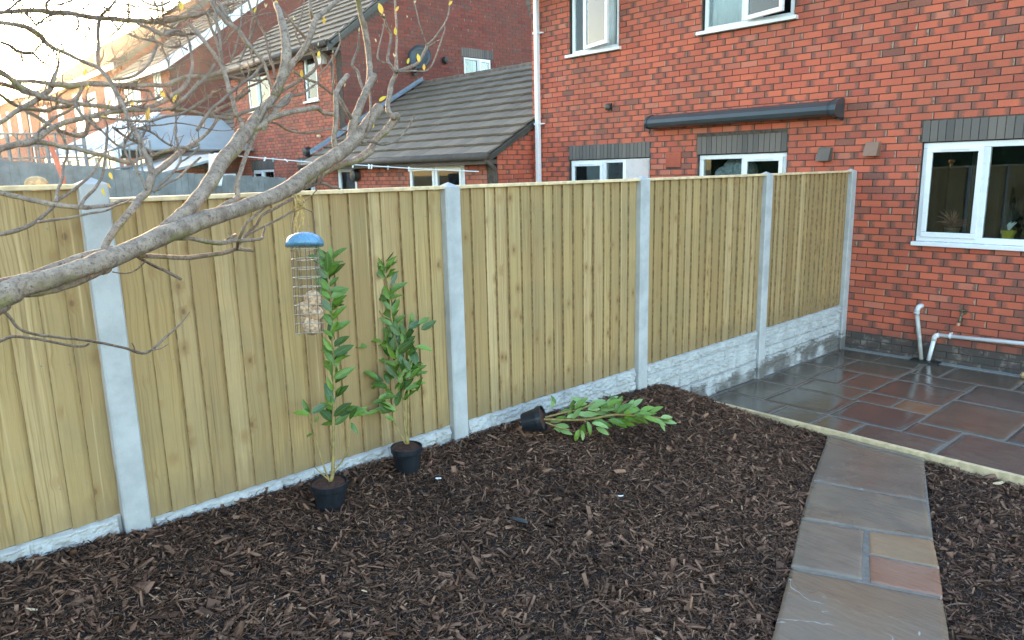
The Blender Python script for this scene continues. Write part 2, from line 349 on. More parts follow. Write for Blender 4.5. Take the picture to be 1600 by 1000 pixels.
def fbm(x, y, seed=0, o=4):
    return sum(vnoise(x * 2**i, y * 2**i, seed + i) / 2**i for i in range(o)) / (2 - 2**(1 - o))
def grid_mesh(name, P, wrap=False):
    h, w = P.shape[:2]; idx = np.arange(h * w).reshape(h, w)
    F = np.stack([idx[:-1, :-1], idx[:-1, 1:], idx[1:, 1:], idx[1:, :-1]], -1).reshape(-1, 4)
    return quads_mesh(name, P.reshape(-1, 3), F)
def quads_mesh(name, V, F, smooth=True):
    me = bpy.data.meshes.new(name); V = np.asarray(V, 'f'); F = np.asarray(F, 'i'); k = F.shape[1]
    me.vertices.add(len(V)); me.vertices.foreach_set('co', V.ravel()); me.loops.add(F.size); me.loops.foreach_set('vertex_index', F.ravel())
    me.polygons.add(len(F)); me.polygons.foreach_set('loop_start', np.arange(0, F.size, k, dtype='i')); me.polygons.foreach_set('loop_total', np.full(len(F), k, 'i'))
    if smooth: me.polygons.foreach_set('use_smooth', np.ones(len(F), bool))
    me.update(calc_edges=True); me.validate(); return me

# ------------------------------------------------------------------ brick walls, tiled roofs
BL, BH, CP, JP = .215, .0653, .0758, .2253      # brick length/height, course and joint pitch
UNIT = {}
def unit_brick(mat):
    if mat.name not in UNIT:
        me = bx(0, BL, 0, .03, 0, BH).mesh('brick'); me.materials.append(mat); UNIT[mat.name] = me
    return UNIT[mat.name]
def wall(parent, origin, rz, length, z0, z1, holes=(), mat=None, thick=.25, cap=None, limit=300, mort=None, lintels=(), focus=None, zb=None):
    """local x along the wall, y inward, z up. cap(x) gives the sloping top, if any."""
    mat = mat or M['brick']
    xs = sorted({0, length, *[h[0] for h in holes], *[h[1] for h in holes]}); zs = sorted({z0 if zb is None else zb, z1, *[h[2] for h in holes], *[h[3] for h in holes]})
    xs = [x for x in xs if 0 <= x <= length]; zs = [z for z in zs if z <= z1]
    mb = MB()
    for i in range(len(xs) - 1):
        run = None
        for j in range(len(zs) - 1):
            cx, cz = (xs[i] + xs[i+1]) / 2, (zs[j] + zs[j+1]) / 2
            if any(h[0] < cx < h[1] and h[2] < cz < h[3] for h in holes): continue
            mb.box(xs[i], xs[i+1], .006, thick, zs[j], zs[j+1])
    if cap:
        n = 24; poly = [(0, z1)] + [(length, z1)] + [(length * (1 - k / n), max(z1 + .001, cap(length * (1 - k / n)) - .02)) for k in range(n + 1)]
        mb.prism(poly, .006, thick)
    w = mb.build('wall', mort or M['mortar'], parent); w.location = origin; w.rotation_euler = (0, 0, rz)
    pieces = []; top = z1 if not cap else max(cap(0), cap(length), cap(length / 2))
    blk = list(holes) + list(lintels); c0 = math.ceil((z0 + 1e-6) / CP)
    for c in range(c0, int(top / CP) + 1):
        z = c * CP; zc = z + BH / 2; x = -(JP / 2 if c % 2 else 0)
        while x < length:
            segs = [(max(x, 0), min(x + BL, length))]
            for (a, b, d, e) in blk:
                if d - .02 < zc < e + .02:
                    ns = []
                    for (p, q) in segs:
                        if b <= p or a >= q: ns.append((p, q))
                        else:
                            if p < a: ns.append((p, a - .002))
                            if q > b: ns.append((b + .002, q))
                    segs = ns
            for (p, q) in segs:
                if q - p < .02: continue
                if cap:
                    if min(cap(p), cap(q)) < z + BH: continue
                elif z + BH > z1: continue
                pieces.append((p, q - p, z))
            x += JP
    R = Matrix.Rotation(rz, 3, 'Z'); O = Vector(origin); f = focus or CAM
    vis = []
    for p in pieces:
        wp = O + R @ Vector((p[0] + p[1] / 2, 0, p[2]))
        d = wp - CAM; zc = d.dot(FW); on = zc > .3 and abs(d.dot(RR) / zc) < .71 and abs(d.dot(UU) / zc) < .45
        vis.append((0 if on else 1, d.length, p))
    vis.sort(key=lambda t: (t[0], t[1])); me = unit_brick(mat)
    for k, (_, _, (x, l, z)) in enumerate(vis[:limit]):
        o = bpy.data.objects.new('brick', me); COL.objects.link(o); o.parent = w
        o.location = (x, random.uniform(-.0035, .0015), z + random.uniform(-.001, .001)); o.scale = (l / BL, 1, 1)
    rest = MB()
    for (_, _, (x, l, z)) in vis[limit:]:
        j = random.uniform(-.0035, .0015); rest.box(x, x + l, j, .02, z, z + BH, random.random())
    if rest.v: rest.build('brickwork', mat, w, rnd=True, kind='stuff')
    return w
def lintel(w, x0, x1, z0, z1, n):
    l = bx(x0, x1, .004, .1, z0, z1).build('lintel', M['mortar'], w); me = bx(0, 1, 0, .05, 0, 1).mesh('brick'); me.materials.append(M['blue']); p = (x1 - x0) / n
    g = w.parent
    l.parent = w.parent; l.location = w.location; l.rotation_euler = w.rotation_euler
    for i in range(n):
        o = bpy.data.objects.new('brick', me); COL.objects.link(o); o.parent = l
        o.location = (x0 + i * p + .004, random.uniform(-.003, .001), z0 + .004); o.scale = (p - .008, 1, z1 - z0 - .008)
    return l
def roof(parent, P0, U, V, nu, nv, mat, limit=300, th=.03, under=None):
    """P0 eave corner, U along the eave (whole), V up the slope (whole); tiles overlap up the slope"""
    P0, U, V = Vector(P0), Vector(U), Vector(V); N = U.cross(V).normalized()
    if N.z < 0: N = -N
    deck = MB(); deck.quadbox([P0 - N * .05, P0 + U - N * .05, P0 + U + V - N * .05, P0 + V - N * .05, P0 - N * .012, P0 + U - N * .012, P0 + U + V - N * .012, P0 + V - N * .012])
    r = deck.build('roof', M['soffit'], parent)
    u = U.normalized(); v = V.normalized(); tw = U.length / nu; tl = V.length / nv
    m = MB(); L = tl * 1.12
    prof = [(0, .034), (tw * .22, .050), (tw * .5, .038), (tw * .78, .050), (tw - .008, .034)]
    prof = [(0, .052), (tw * .5, .058), (tw - .006, .052)]
    for a in range(len(prof) - 1):
        (xa, ha), (xb, hb) = prof[a], prof[a + 1]
        c = [Vector((xa, 0, ha - .034)), Vector((xb, 0, hb - .034)), Vector((xb, L, -.004)), Vector((xa, L, -.004)), Vector((xa, 0, ha)), Vector((xb, 0, hb)), Vector((xb, L, hb - .045)), Vector((xa, L, ha - .045))]
        m.quadbox(c)
    me = m.mesh('tile'); me.materials.append(mat)
    B = Matrix((u, v, N)).transposed(); cells = []
    for i in range(nu):
        for j in range(nv):
            p = P0 + u * (i * tw) + v * (j * tl - .02); cells.append(((p - CAM).length, i, j, p))
    cells.sort(key=lambda c: c[0])
    for (_, i, j, p) in cells[:limit]:
        o = bpy.data.objects.new('tile', me); COL.objects.link(o); o.parent = r
        o.matrix_local = Matrix.Translation(p + N * random.uniform(0, .004)) @ (B @ Matrix.Rotation(random.uniform(-.004, .004), 3, 'Z')).to_4x4()
    rest = MB(); base = np.array([tuple(q) for q in m.v])
    for (_, i, j, p) in cells[limit:]:
        n0 = len(rest.v); rr = random.random()
        rest.v += [tuple(p + B @ Vector(q)) for q in m.v]; rest.f += [tuple(n0 + k for k in f) for f in m.f]; rest.r += [rr] * len(m.f)
    if rest.v: rest.build('tilework', mat, r, rnd=True, kind='stuff')
    return r
def window(parent, org, rz, x0, x1, z0, z1, lights, y=.02, d=.06, fw=.05, sill=None, room=1.2, back='room', roomcol=None):
    """lights: list of (x0,x1,kind) kind in fixed/sash/open; glass set in each."""
    wo_ = MB(); wo_.box(x0, x1, y, y + d, z1 - fw, z1).box(x0, x1, y, y + d, z0, z0 + fw).box(x0, x0 + fw, y + .001, y + d - .001, z0 + fw, z1 - fw).box(x1 - fw, x1, y + .001, y + d - .001, z0 + fw, z1 - fw)
    for k in range(len(lights) - 1):
        m = lights[k][1]; wo_.box(m - fw / 2, m + fw / 2, y + .002, y + d - .002, z0 + fw, z1 - fw)
    w = new_obj('window', wo_.mesh('window'), parent, M['upvc']); w.location = org; w.rotation_euler = (0, 0, rz)
    bv = w.modifiers.new('bevel', 'BEVEL'); bv.width = .006; bv.segments = 2
    if sill: bx(x0 - sill[0], x1 + sill[0], -sill[1], y + .02, z0 - .045, z0 - .002).build('sill', M['upvc'], w, bevel=.005)
    for k, (a, b, kind) in enumerate(lights):
        a2 = a + (fw if k == 0 else fw / 2); b2 = b - (fw if k == len(lights) - 1 else fw / 2); c2, e2 = z0 + fw, z1 - fw
        if kind == 'fixed':
            MB().box(a2, b2, y + .03, y + .036, c2, e2).build('pane', M['glass'], w)
        else:
            s = .052; dx, dz = b2 - a2 + .024, e2 - c2 + .024
            m = MB().box(0, dx, -.03, .012, 0, s).box(0, dx, -.03, .012, dz - s, dz).box(0, s, -.029, .011, s, dz - s).box(dx - s, dx, -.029, .011, s, dz - s)
            f = m.build('sash', M['upvc'], w, bevel=.006); f.location = (a2 - .012, y, c2 - .012)
            g = MB().box(s, dx - s, -.012, -.006, s, dz - s).build('pane', M['glass'], w); g.location = f.location
            if kind == 'open':
                for q in (f, g): q.rotation_euler = (0, 0, rad(-17)); q.location = (a2 + .03, y - .03, c2 - .012)
            else:
                MB().box(dx * .25, dx * .75, -.036, -.0305, dz - s + .018, dz - s + .03).build('vent', M['upvc_old'], w).location = f.location
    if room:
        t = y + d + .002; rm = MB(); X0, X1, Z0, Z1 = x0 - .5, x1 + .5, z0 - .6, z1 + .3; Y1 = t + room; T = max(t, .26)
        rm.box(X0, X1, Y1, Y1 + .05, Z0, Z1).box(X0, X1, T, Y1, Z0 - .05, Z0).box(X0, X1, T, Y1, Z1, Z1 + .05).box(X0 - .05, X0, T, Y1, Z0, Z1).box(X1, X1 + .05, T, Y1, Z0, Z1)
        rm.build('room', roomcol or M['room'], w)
    return w
def curtain(w, x0, x1, z0, z1, y, mat, amp=.02, waves=12):
    nx = 90; X = np.linspace(x0, x1, nx); Z = np.linspace(z0, z1, 4); XX, ZZ = np.meshgrid(X, Z)
    Y = y + amp * np.sin((XX - x0) / (x1 - x0) * waves * 6.28 + .6 * np.sin(XX * 17)); P = np.stack([XX, Y, ZZ], -1)
    o = new_obj('curtain', grid_mesh('curtain', P), w, mat); o.modifiers.new('solid', 'SOLIDIFY').thickness = .004; return o

# ------------------------------------------------------------------ ground, mulch bed, patio, path
new_obj('ground', quads_mesh('ground', [(-400, -400, -.12), (400, -400, -.12), (400, 500, -.12), (-400, 500, -.12)], [(0, 1, 2, 3)]), None, M['ground'], kind='structure')
PL = lambda y: 1.262 + (-3.186 - y) * .3775        # left and right edges of the path
PRt = lambda y: 1.916 + (-3.036 - y) * .3711
pz = lambda y: max(0.0, (-3.1 - y) * .05)
FY = [-12, -9.6, -8.25, -7.3, -6.5, -5.8, -5.3, -4.4, -3.87, -3.41, -3.08, -2.9]; FZ = [.54, .49, .472, .412, .405, .358, .362, .31, .265, .155, .0, -.05]
def mulch_z(x, y):
    x = np.asarray(x, float); y = np.asarray(y, float); f = np.interp(y, FY, FZ); xl = np.maximum(1.0, 1.262 + (-3.186 - y) * .3775); xr = 1.916 + (-3.036 - y) * .3711
    t = np.clip(x / xl, 0, 1.0); t = t * t * (3 - 2 * t) * .55 + t * .45; e = np.maximum(0, (-3.1 - y) * .05) - .025; e = e + .0 * x
    e2 = np.where(y > -3.6, np.interp(y, [-3.6, -3.1], [0, .004]), 0)
    z = np.where(x < xl, f * (1 - t) + e * t, e); z = z + np.where((x > xr), e2 - .01 + .03 * np.clip((x - xr) * 2, 0, 1) * np.clip((-3.2 - y) * 2, 0, 1), 0)
    z = z + np.where(x < xl, .05 * np.exp(-((y + 3.55) / .35) ** 2) * np.exp(-(x / .9) ** 2), 0)
    return z + .018 * (fbm(x * 3, y * 3, 5) - .5) + .022 * (fbm(x * 11, y * 11, 9) - .5)
def bed(x0f, x1f, y0, y1, name):
    ny, nx = 170, 110; ys = np.linspace(y0, y1, ny); P = np.zeros((ny, nx, 3))
    for i, y in enumerate(ys):
        xs = np.linspace(x0f(y), x1f(y), nx); P[i, :, 0] = xs; P[i, :, 1] = y; P[i, :, 2] = mulch_z(xs, y) + .012 * (fbm(xs * 40, np.full(nx, y * 40), 3, 2) - .5)
    P[0, :, 2] = P[-1, :, 2] = -.3; P[:, -1, 2] -= .1
    return new_obj(name, grid_mesh(name, P), None, M['mulch'], kind='structure')
bed(lambda y: -.02, lambda y: PL(y) - .004 if y < -3.1 else PL(-3.1), -10.5, -3.068, 'ground_bed')
bed(lambda y: PRt(y) + .004, lambda y: 6.0, -8.0, -3.068, 'ground_bed')
def chips():
    n = 135000; X = []; Y = []
    k = int(n * .72); y = -9.3 + (6.25) * rng.random(k * 2) ** .95; x = rng.random(k * 2) * 2.6; ok = (x < PL(0) * 0 + 1.262 + (-3.186 - y) * .3775 + .012 * rng.standard_normal(k * 2) + .004) & (y < -3.075)
    d = (x - CAM.x) * FW.x + (y - CAM.y) * FW.y; ok &= (x < 3.2)
    X.append(x[ok]); Y.append(y[ok])
    k = int(n * .34); y = -7.2 + 4.12 * rng.random(k * 2); x = 1.8 + 2.5 * rng.random(k * 2); ok = x > 1.916 + (-3.036 - y) * .3711 - .012 * rng.standard_normal(k * 2) - .002; X.append(x[ok]); Y.append(y[ok])
    x = np.concatenate(X); y = np.concatenate(Y); N = len(x)
    L = rng.lognormal(math.log(.0175), .68, N); Wd = L * rng.uniform(.10, .42, N); strand = rng.random(N) < .5; L[strand] *= 1.9; Wd[strand] = rng.uniform(.0012, .0030, strand.sum()); L = np.minimum(L, .10)
    T = np.clip(Wd * .3, .0007, .005)
    z = mulch_z(x, y) + rng.uniform(-.002, .016, N); az = rng.random(N) * 6.283; tilt = rng.normal(0, .34, N); roll = rng.normal(0, .45, N); bend = rng.normal(0, .22, N)
    ca, sa = np.cos(az), np.sin(az); ct, st = np.cos(tilt), np.sin(tilt); cr, sr = np.cos(roll), np.sin(roll)
    a = np.stack([ca * ct, sa * ct, st], 1); b0 = np.stack([-sa, ca, 0 * sa], 1); c0 = np.cross(a, b0); b = b0 * cr[:, None] + c0 * sr[:, None]; c = np.cross(a, b)
    P = np.stack([x, y, z], 1); V = np.zeros((N, 8, 3))
    ends = [(-.5, rng.uniform(.3, .9, N)), (0, np.ones(N)), (.5, rng.uniform(.1, .8, N))]; vs = []
    for (s, w) in ends:
        off = (bend * L * (.25 if s == 0 else -.0))[:, None] * b
        for q in (-1, 1): vs.append(P + a * (s * L)[:, None] + off + b * (q * .5 * Wd * w)[:, None] + c * (T * .5)[:, None])
    low = P - c * (T * .8)[:, None]
    vs += [P + a * (-.5 * L)[:, None] - c * (T * .5)[:, None], P + a * (.5 * L)[:, None] - c * (T * .5)[:, None]]
    V = np.stack(vs, 1).reshape(-1, 3); base = (np.arange(N) * 8)[:, None]
    F = np.concatenate([base + np.array(q) for q in ([0, 1, 3, 2], [2, 3, 5, 4], [0, 2, 4, 7], [1, 6, 7, 5])], 0)
    F[3*N:] = base + np.array([1, 3, 5, 7]); 
    me = quads_mesh('bark_chips', V, F, smooth=False)
    r = np.clip(rng.random(N) ** .66, 0, 1); big = L > .045; r[big & (r > .9)] = .8
    at_ = me.attributes.new('rnd', 'FLOAT', 'POINT'); at_.data.foreach_set('value', np.repeat(r, 8).astype('f'))
    new_obj('bark_mulch', me, None, M['chip'], kind='stuff')
chips()

def slab_mesh(name, cs, th=.03, seed=0, amp=.004, n=16, zf=None):
    c = np.array(cs, float); s = np.linspace(0, 1, n); A, B = np.meshgrid(s, s)
    P = (c[0] * ((1-A) * (1-B))[..., None] + c[1] * (A * (1-B))[..., None] + c[2] * (A * B)[..., None] + c[3] * ((1-A) * B)[..., None])
    e = np.minimum.reduce([A, 1 - A, B, 1 - B]); ed = np.clip(e / .035, 0, 1)
    P[..., 2] += amp * (fbm(P[..., 0] * 5, P[..., 1] * 5, seed) - .5) - .004 * (1 - ed)
    w = (fbm(P[..., 0] * 24, P[..., 1] * 24, seed + 50) - .5) * .004 * (ed < 1)
    P[..., 0] += w; P[..., 1] += w
    top = P.reshape(-1, 3); idx = np.arange(n * n).reshape(n, n)
    F = list(np.stack([idx[:-1, :-1], idx[:-1, 1:], idx[1:, 1:], idx[1:, :-1]], -1).reshape(-1, 4))
    ring = list(idx[0, :]) + list(idx[1:, -1]) + list(idx[-1, -2::-1]) + list(idx[-2:0:-1, 0]); low = top[ring].copy(); low[:, 2] -= th; k0 = n * n; m = len(ring)
    for i in range(m): F.append([ring[i], k0 + i, k0 + (i+1) % m, ring[(i+1) % m]])
    return quads_mesh(name, np.vstack([top, low]), F)
zp = lambda y: -.018 * (y + 3.05)
patio = new_obj('patio', quads_mesh('patio', [(.02, -3.05, -.0035), (6, -3.05, -.0035), (6, .3, zp(.3) - .0035), (.02, .3, zp(.3) - .0035)], [(0, 1, 2, 3)]), None, M['joint'], kind='structure')
rects = [(1.02, 1.33, -3.03, -2.61, 'red'), (1.33, 1.94, -3.03, -2.61, 'plum'), (1.6, 1.94, -2.61, -2.29, 'grey'), (1.94, 2.84, -3.03, -2.29, 'plum'), (1.02, 1.6, -2.61, -2.02, 'olive'), (1.3, 1.6, -2.02, -1.68, 'orange'),
    (.98, 1.3, -2.02, -1.68, 'grey'), (.98, 1.6, -1.68, -1.03, 'grey'), (.66, .98, -1.63, -1.03, 'red'), (.36, .66, -1.63, -1.03, 'grey'), (.04, .36, -1.63, -1.03, 'brown'), (.04, .42, -2.02, -1.63, 'grey'), (.42, .98, -2.02, -1.63, 'brown'),
    (.42, 1.02, -2.61, -2.02, 'grey'), (.04, .42, -2.61, -2.02, 'brown'), (.04, .66, -3.03, -2.61, 'grey'), (.66, 1.02, -3.03, -2.61, 'plum'), (.04, .39, -1.03, -.5, 'plum'), (.39, .98, -1.03, -.5, 'brown'), (.04, .52, -.5, -.09, 'grey'), (.52, .98, -.5, -.09, 'brown'),
    (.98, 1.24, -.68, -.09, 'grey'), (.98, 1.6, -1.03, -.68, 'plum'), (1.24, 1.87, -.68, -.09, 'red'), (1.6, 2.22, -2.29, -1.38, 'brown'), (1.6, 2.22, -1.38, -.68, 'plum'), (1.87, 2.5, -.68, -.09, 'plum'), (2.22, 2.84, -2.29, -1.38, 'plum'),
    (2.22, 2.84, -1.38, -.68, 'grey'), (2.5, 3.1, -.68, -.09, 'brown'), (2.84, 3.5, -3.03, -2.29, 'grey'), (2.84, 3.5, -2.29, -1.38, 'red'), (2.84, 3.5, -1.38, -.68, 'brown')]
for i, (a, b, c, d, k) in enumerate(rects):
    j = .0035; z = random.uniform(-.001, .001)
    new_obj('slab', slab_mesh('slab', [(a + j, c + j, zp(c + j) + z), (b - j, c + j, zp(c + j) + z), (b - j, d - j, zp(d - j) + z), (a + j, d - j, zp(d - j) + z)], .02, i * 7, .0028), patio, SL[k])
def pp(x, y, s=0): return (x, y, pz(y) + .004)
path = new_obj('path', quads_mesh('path', [(PL(-3.1) + .01, -3.1, -.002), (PL(-7.5) + .01, -7.5, pz(-7.5) - .002), (PRt(-7.5) - .01, -7.5, pz(-7.5) - .002), (PRt(-3.1) - .01, -3.1, -.002)], [(0, 1, 2, 3)]), None, M['joint'], kind='structure')
ps = [((1.245, -3.085), (1.40, -3.10), (1.935, -3.075), (1.262, -3.075), 'bluegrey'), ((1.262, -3.14), (1.95, -3.16), (2.213, -3.905), (1.60, -4.125), 'top'), ((1.607, -4.14), (2.218, -3.92), (2.422, -4.435), (1.824, -4.725), 'bluegrey'),
      ((1.832, -4.742), (2.127, -4.605), (2.345, -5.165), (2.056, -5.303), 'grey'), ((2.152, -4.597), (2.43, -4.455), (2.553, -4.748), (2.262, -4.865), 'buff'), ((2.268, -4.885), (2.56, -4.768), (2.66, -5.038), (2.382, -5.155), 'pink'),
      ((2.066, -5.322), (2.668, -5.062), (2.94, -5.76), (2.33, -6.02), 'vein'), ((2.34, -6.04), (2.945, -5.78), (3.2, -6.4), (2.59, -6.66), 'grey')]
for i, (a, b, c, d, k) in enumerate(ps):
    if i == 0: cs = [(1.235, -3.13), (1.25, -3.085), (1.935, -3.085), (1.945, -3.14)]; cs = [cs[0], cs[3], cs[2], cs[1]]
    else: cs = [a, b, c, d]
    cs = [pp(*q) for q in cs]
    ar = (cs[1][0]-cs[0][0]) * (cs[2][1]-cs[0][1]) - (cs[2][0]-cs[0][0]) * (cs[1][1]-cs[0][1])
    if ar < 0: cs = [cs[0], cs[3], cs[2], cs[1]]
    new_obj('slab', slab_mesh('slab', cs, .04, i * 13 + 200, .010, 30), path, PS[k])
# timber edging between bed and patio
ed = MB()
for (x0, x1) in ((.03, 2.62), (2.625, 6.0)): ed.box(x0, x1, -3.066, -3.03, -.10, .028)
tag(ed.build('timber_edging', M['timber'], None, bevel=.003), 'pale sawn timber edging board between the bark bed and wet patio', 'edging')

# ------------------------------------------------------------------ the garden fence
fence = thing('garden_fence', 'tall new timber fence with concrete posts between bark garden and neighbour', 'fence', (0, -7.7, 0))
def fadd(o): o.parent = fence; o.matrix_parent_inverse = Matrix.Translation((0, 7.7, 0)); return o
ZB, ZT = .47, 1.97
bays = [(-9.55, -7.768, .064), (-7.652, -5.815, 0), (-5.705, -3.915, 0), (-3.805, -1.995, 0), (-1.885, -.125, 0)]
for y, zt in ((-9.61, 2.1), (-7.71, 2.085), (-5.76, 2.012), (-3.86, 2.012), (-1.94, 2.012), (-.07, 2.012)):
    m = MB(); x0, x1, a, b = -.07, .032, y - .0575, y + .0575; c = .008
    poly = [(x0, a), (x1 - c, a), (x1, a + c), (x1, b - c), (x1 - c, b), (x0, b)]; n = len(poly)
    m.v += [(p, q, -.2) for p, q in poly] + [(p, q, zt - .03) for p, q in poly] + [((x0 + x1) / 2, y, zt)]
    for i in range(n): m.f.append((i, (i+1) % n, n + (i+1) % n, n + i)); m.f.append((n + i, n + (i+1) % n, 2 * n))
    m.r = [0] * len(m.f)
    fadd(m.build('concrete_post', M['post'], None))
def gravel_board(y0, y1, z0, z1, seed):
    ny, nz = int((y1 - y0) / .007), int((z1 - z0) / .007); Y, Z = np.meshgrid(np.linspace(y0, y1, ny), np.linspace(z0, z1, nz)); r = np.random.default_rng(seed)
    H = np.zeros_like(Y); cuts = [0, .36 + r.uniform(-.04, .04), .68 + r.uniform(-.04, .04), 1]
    for k in range(3):
        za, zb_ = z0 + cuts[k] * (z1 - z0), z0 + cuts[k+1] * (z1 - z0); y = y0
        while y < y1:
            w = r.uniform(.16, .5); ye = min(y + w, y1); m = (Y >= y) & (Y < ye) & (Z >= za) & (Z < zb_)
            dy = np.minimum(Y - y, ye - Y) / .012; dz = np.minimum(Z - za, zb_ - Z) / .011; e = np.clip(np.minimum(dy, dz), 0, 1) ** .6
            sl_ = r.uniform(-.3, .3); H[m] = (e * (.014 + r.uniform(0, .012) + sl_ * (Z - za) * .12))[m]; y = ye
    H += (H > .002) * ((np.abs(fbm(Y * 14, Z * 26, seed) - .5)) * .055 + (fbm(Y * 40, Z * 60, seed + 3) - .5) * .016)
    edge = np.minimum(Y - y0, y1 - Y); H[edge < .018] = 0
    X = -.014 + H; P = np.stack([X, Y, Z], -1); me = grid_mesh('gravel_board', P); me.polygons.foreach_set('use_smooth', [False] * len(me.polygons))
    o = fadd(new_obj('gravel_board', me, None, M['gravel'])); s = o.modifiers.new('solid', 'SOLIDIFY'); s.thickness = .04; s.offset = -1 if me.polygons[0].normal.x > 0 else 1
    return o
tw_b = .1045
for bi, (y0, y1, dz) in enumerate(bays):
    for k in range(2):
        gravel_board(y0 + .004, y1 - .004, ZB + dz - .30 * (k + 1) + .002, ZB + dz - .30 * k - .003, bi * 5 + k)
    pan = fadd(new_obj('fence_panel', MB().box(-.06, -.026, y0 + .01, y1 - .01, ZB + dz + .15, ZB + dz + .23).box(-.06, -.026, y0 + .01, y1 - .01, ZB + dz + .72, ZB + dz + .8).box(-.06, -.026, y0 + .01, y1 - .01, ZB + dz + 1.3, ZB + dz + 1.38).mesh('fence_panel'), None, M['timber']))
    n = 17; p = (y1 - y0 - .006) / n; st_ = [y0 + .003 + (i + (random.uniform(-.13, .13) if i else 0)) * p for i in range(n)]
    for i in range(n):
        a = st_[i]; w = (st_[i+1] - a) + p * random.uniform(.14, .22) if i < n - 1 else y1 - .004 - a; t0, t1 = .0165, .0035
        j = random.uniform(-.0015, .0015); cup = random.uniform(-.002, .003); h0 = ZB + dz + random.uniform(0, .004); h1 = ZT + dz - random.uniform(0, .002)
        lean = random.uniform(-.003, .003); bow = random.uniform(-.004, .004)
        m = MB(); ns = 5; nv_ = 4; xb = -.022
        for s_ in range(ns):
            z = h0 + (h1 - h0) * s_ / (ns - 1); q = s_ / (ns - 1)
            for (f, t) in ((0, t0), (.5, (t0 + t1) / 2 + cup), (1, t1)):
                m.v.append((xb + .002 + t + (1 - f) * .007 + bow * math.sin(q * 3.14), a + j + w * f + lean * q, z))
            m.v.append((xb + .0005 + bow * math.sin(q * 3.14), a + j + w, z)); m.v.append((xb + .006 + bow * math.sin(q * 3.14), a + j, z))
        K = 5
        for s_ in range(ns - 1):
            for f in range(K): A = s_ * K; m.f.append((A + f, A + (f+1) % K, A + K + (f+1) % K, A + K + f)); m.r.append(0)
        m.f.append(tuple(range(K - 1, -1, -1))); m.f.append(tuple((ns - 1) * K + k for k in range(K))); m.r += [0, 0]
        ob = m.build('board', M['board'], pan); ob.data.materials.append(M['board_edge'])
        for s_ in range(ns - 1): ob.data.polygons[s_ * K + 4].material_index = 1
    nl = MB()
    for i in range(n):
        for zz in (.19, .76, 1.34):
            for q_ in (.25, .8): nl.lathe([(.0035, 0), (.003, .0015)], (-.006, y0 + .003 + (i + q_) * p + random.uniform(-.006, .006), ZB + dz + zz + random.uniform(-.012, .012)), 5, 'x')
    nl.build('nails', M['lead'], pan, kind='stuff')
    cp = MB().box(-.045, .022, y0, y1, ZT + dz + .001, ZT + dz + .022).build('capping_rail', M['timber'], pan, bevel=.004)

# ------------------------------------------------------------------ our house (brick, right)
house = thing('brick_house', 'near red brick house whose rear wall meets the end of the fence', 'house', (-5.2, 0, 0))
HX = -5.2
def hl(x): return x - HX
holes = [(hl(-4.38), hl(-3.43), 3.72, 4.85), (hl(-2.07), hl(-.82), 3.72, 4.85), (hl(-4.40), hl(-2.86), 1.2, 2.215), (hl(-2.075), hl(-.825), 1.2, 2.225), (hl(.68), hl(2.45), 1.19, 2.27)]
lint = [(hl(-4.40), hl(-2.86), 2.215, 2.435), (hl(-2.09), hl(-.83), 2.225, 2.455), (hl(.67), hl(2.47), 2.27, 2.49), (hl(-2.58), hl(-2.33), 2.07, 2.27)]
w0 = wall(house, (0, 0, 0), 0, 10.2, -.16, 5.1, holes, M['brick'], .25, None, 300, None, lint, zb=-.2)
for (a, b, c, d), n in zip(lint[:3], (22, 17, 24)): lintel(w0, a, b, c, d, n)
# engineering brick courses low on the wall
me_b = unit_brick(M['blue'])
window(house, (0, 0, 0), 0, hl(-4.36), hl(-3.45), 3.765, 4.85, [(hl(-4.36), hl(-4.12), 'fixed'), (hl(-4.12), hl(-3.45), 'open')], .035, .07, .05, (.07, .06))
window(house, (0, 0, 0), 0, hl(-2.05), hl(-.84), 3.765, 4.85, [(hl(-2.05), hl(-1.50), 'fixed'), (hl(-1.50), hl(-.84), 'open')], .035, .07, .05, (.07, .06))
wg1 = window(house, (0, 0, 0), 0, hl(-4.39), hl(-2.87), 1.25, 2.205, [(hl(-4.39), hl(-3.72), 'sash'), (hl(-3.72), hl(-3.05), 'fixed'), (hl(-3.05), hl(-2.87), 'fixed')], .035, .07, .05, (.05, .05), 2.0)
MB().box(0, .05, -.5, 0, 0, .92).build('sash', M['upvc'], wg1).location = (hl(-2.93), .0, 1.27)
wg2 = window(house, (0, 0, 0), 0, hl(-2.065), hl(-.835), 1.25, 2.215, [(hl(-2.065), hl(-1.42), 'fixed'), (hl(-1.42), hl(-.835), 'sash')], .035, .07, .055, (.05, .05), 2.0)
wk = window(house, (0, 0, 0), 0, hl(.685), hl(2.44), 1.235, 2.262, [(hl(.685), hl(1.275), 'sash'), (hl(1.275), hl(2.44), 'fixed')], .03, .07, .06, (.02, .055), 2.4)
up = [o for o in house.children if o.name.startswith('window')]
curtain(up[0], hl(-4.33), hl(-3.62), 3.8, 4.85, .16, M['curtain'], .02, 6); curtain(up[1], hl(-2.0), hl(-1.3), 3.8, 4.85, .16, M['curtain'], .018, 7)
curtain(wg1, hl(-4.3), hl(-3.8), 1.3, 2.2, .14, M['net'], .01, 20); curtain(wk, hl(1.08), hl(1.24), 1.27, 2.26, .3, M['net'], .03, 4)
bx(hl(.7), hl(2.43), .11, .27, 1.23, 1.262).build('inner_sill', M['upvc'], wk)
rf = roof(house, (-.25, -.42, 4.92), (10.7, 0, 0), (0, 4.2, 2.9), 34, 14, M['tile'], 0)
house_g = bx(-.3, 10.5, -.47, -.40, 4.86, 4.98).build('gutter', M['gutter'], house)
w1 = wall(house, (0.0, 8.2, 0), -math.pi / 2, 8.2 - .25, .15, 4.9, [], M['brick'], .25, None, 0, zb=-.2)
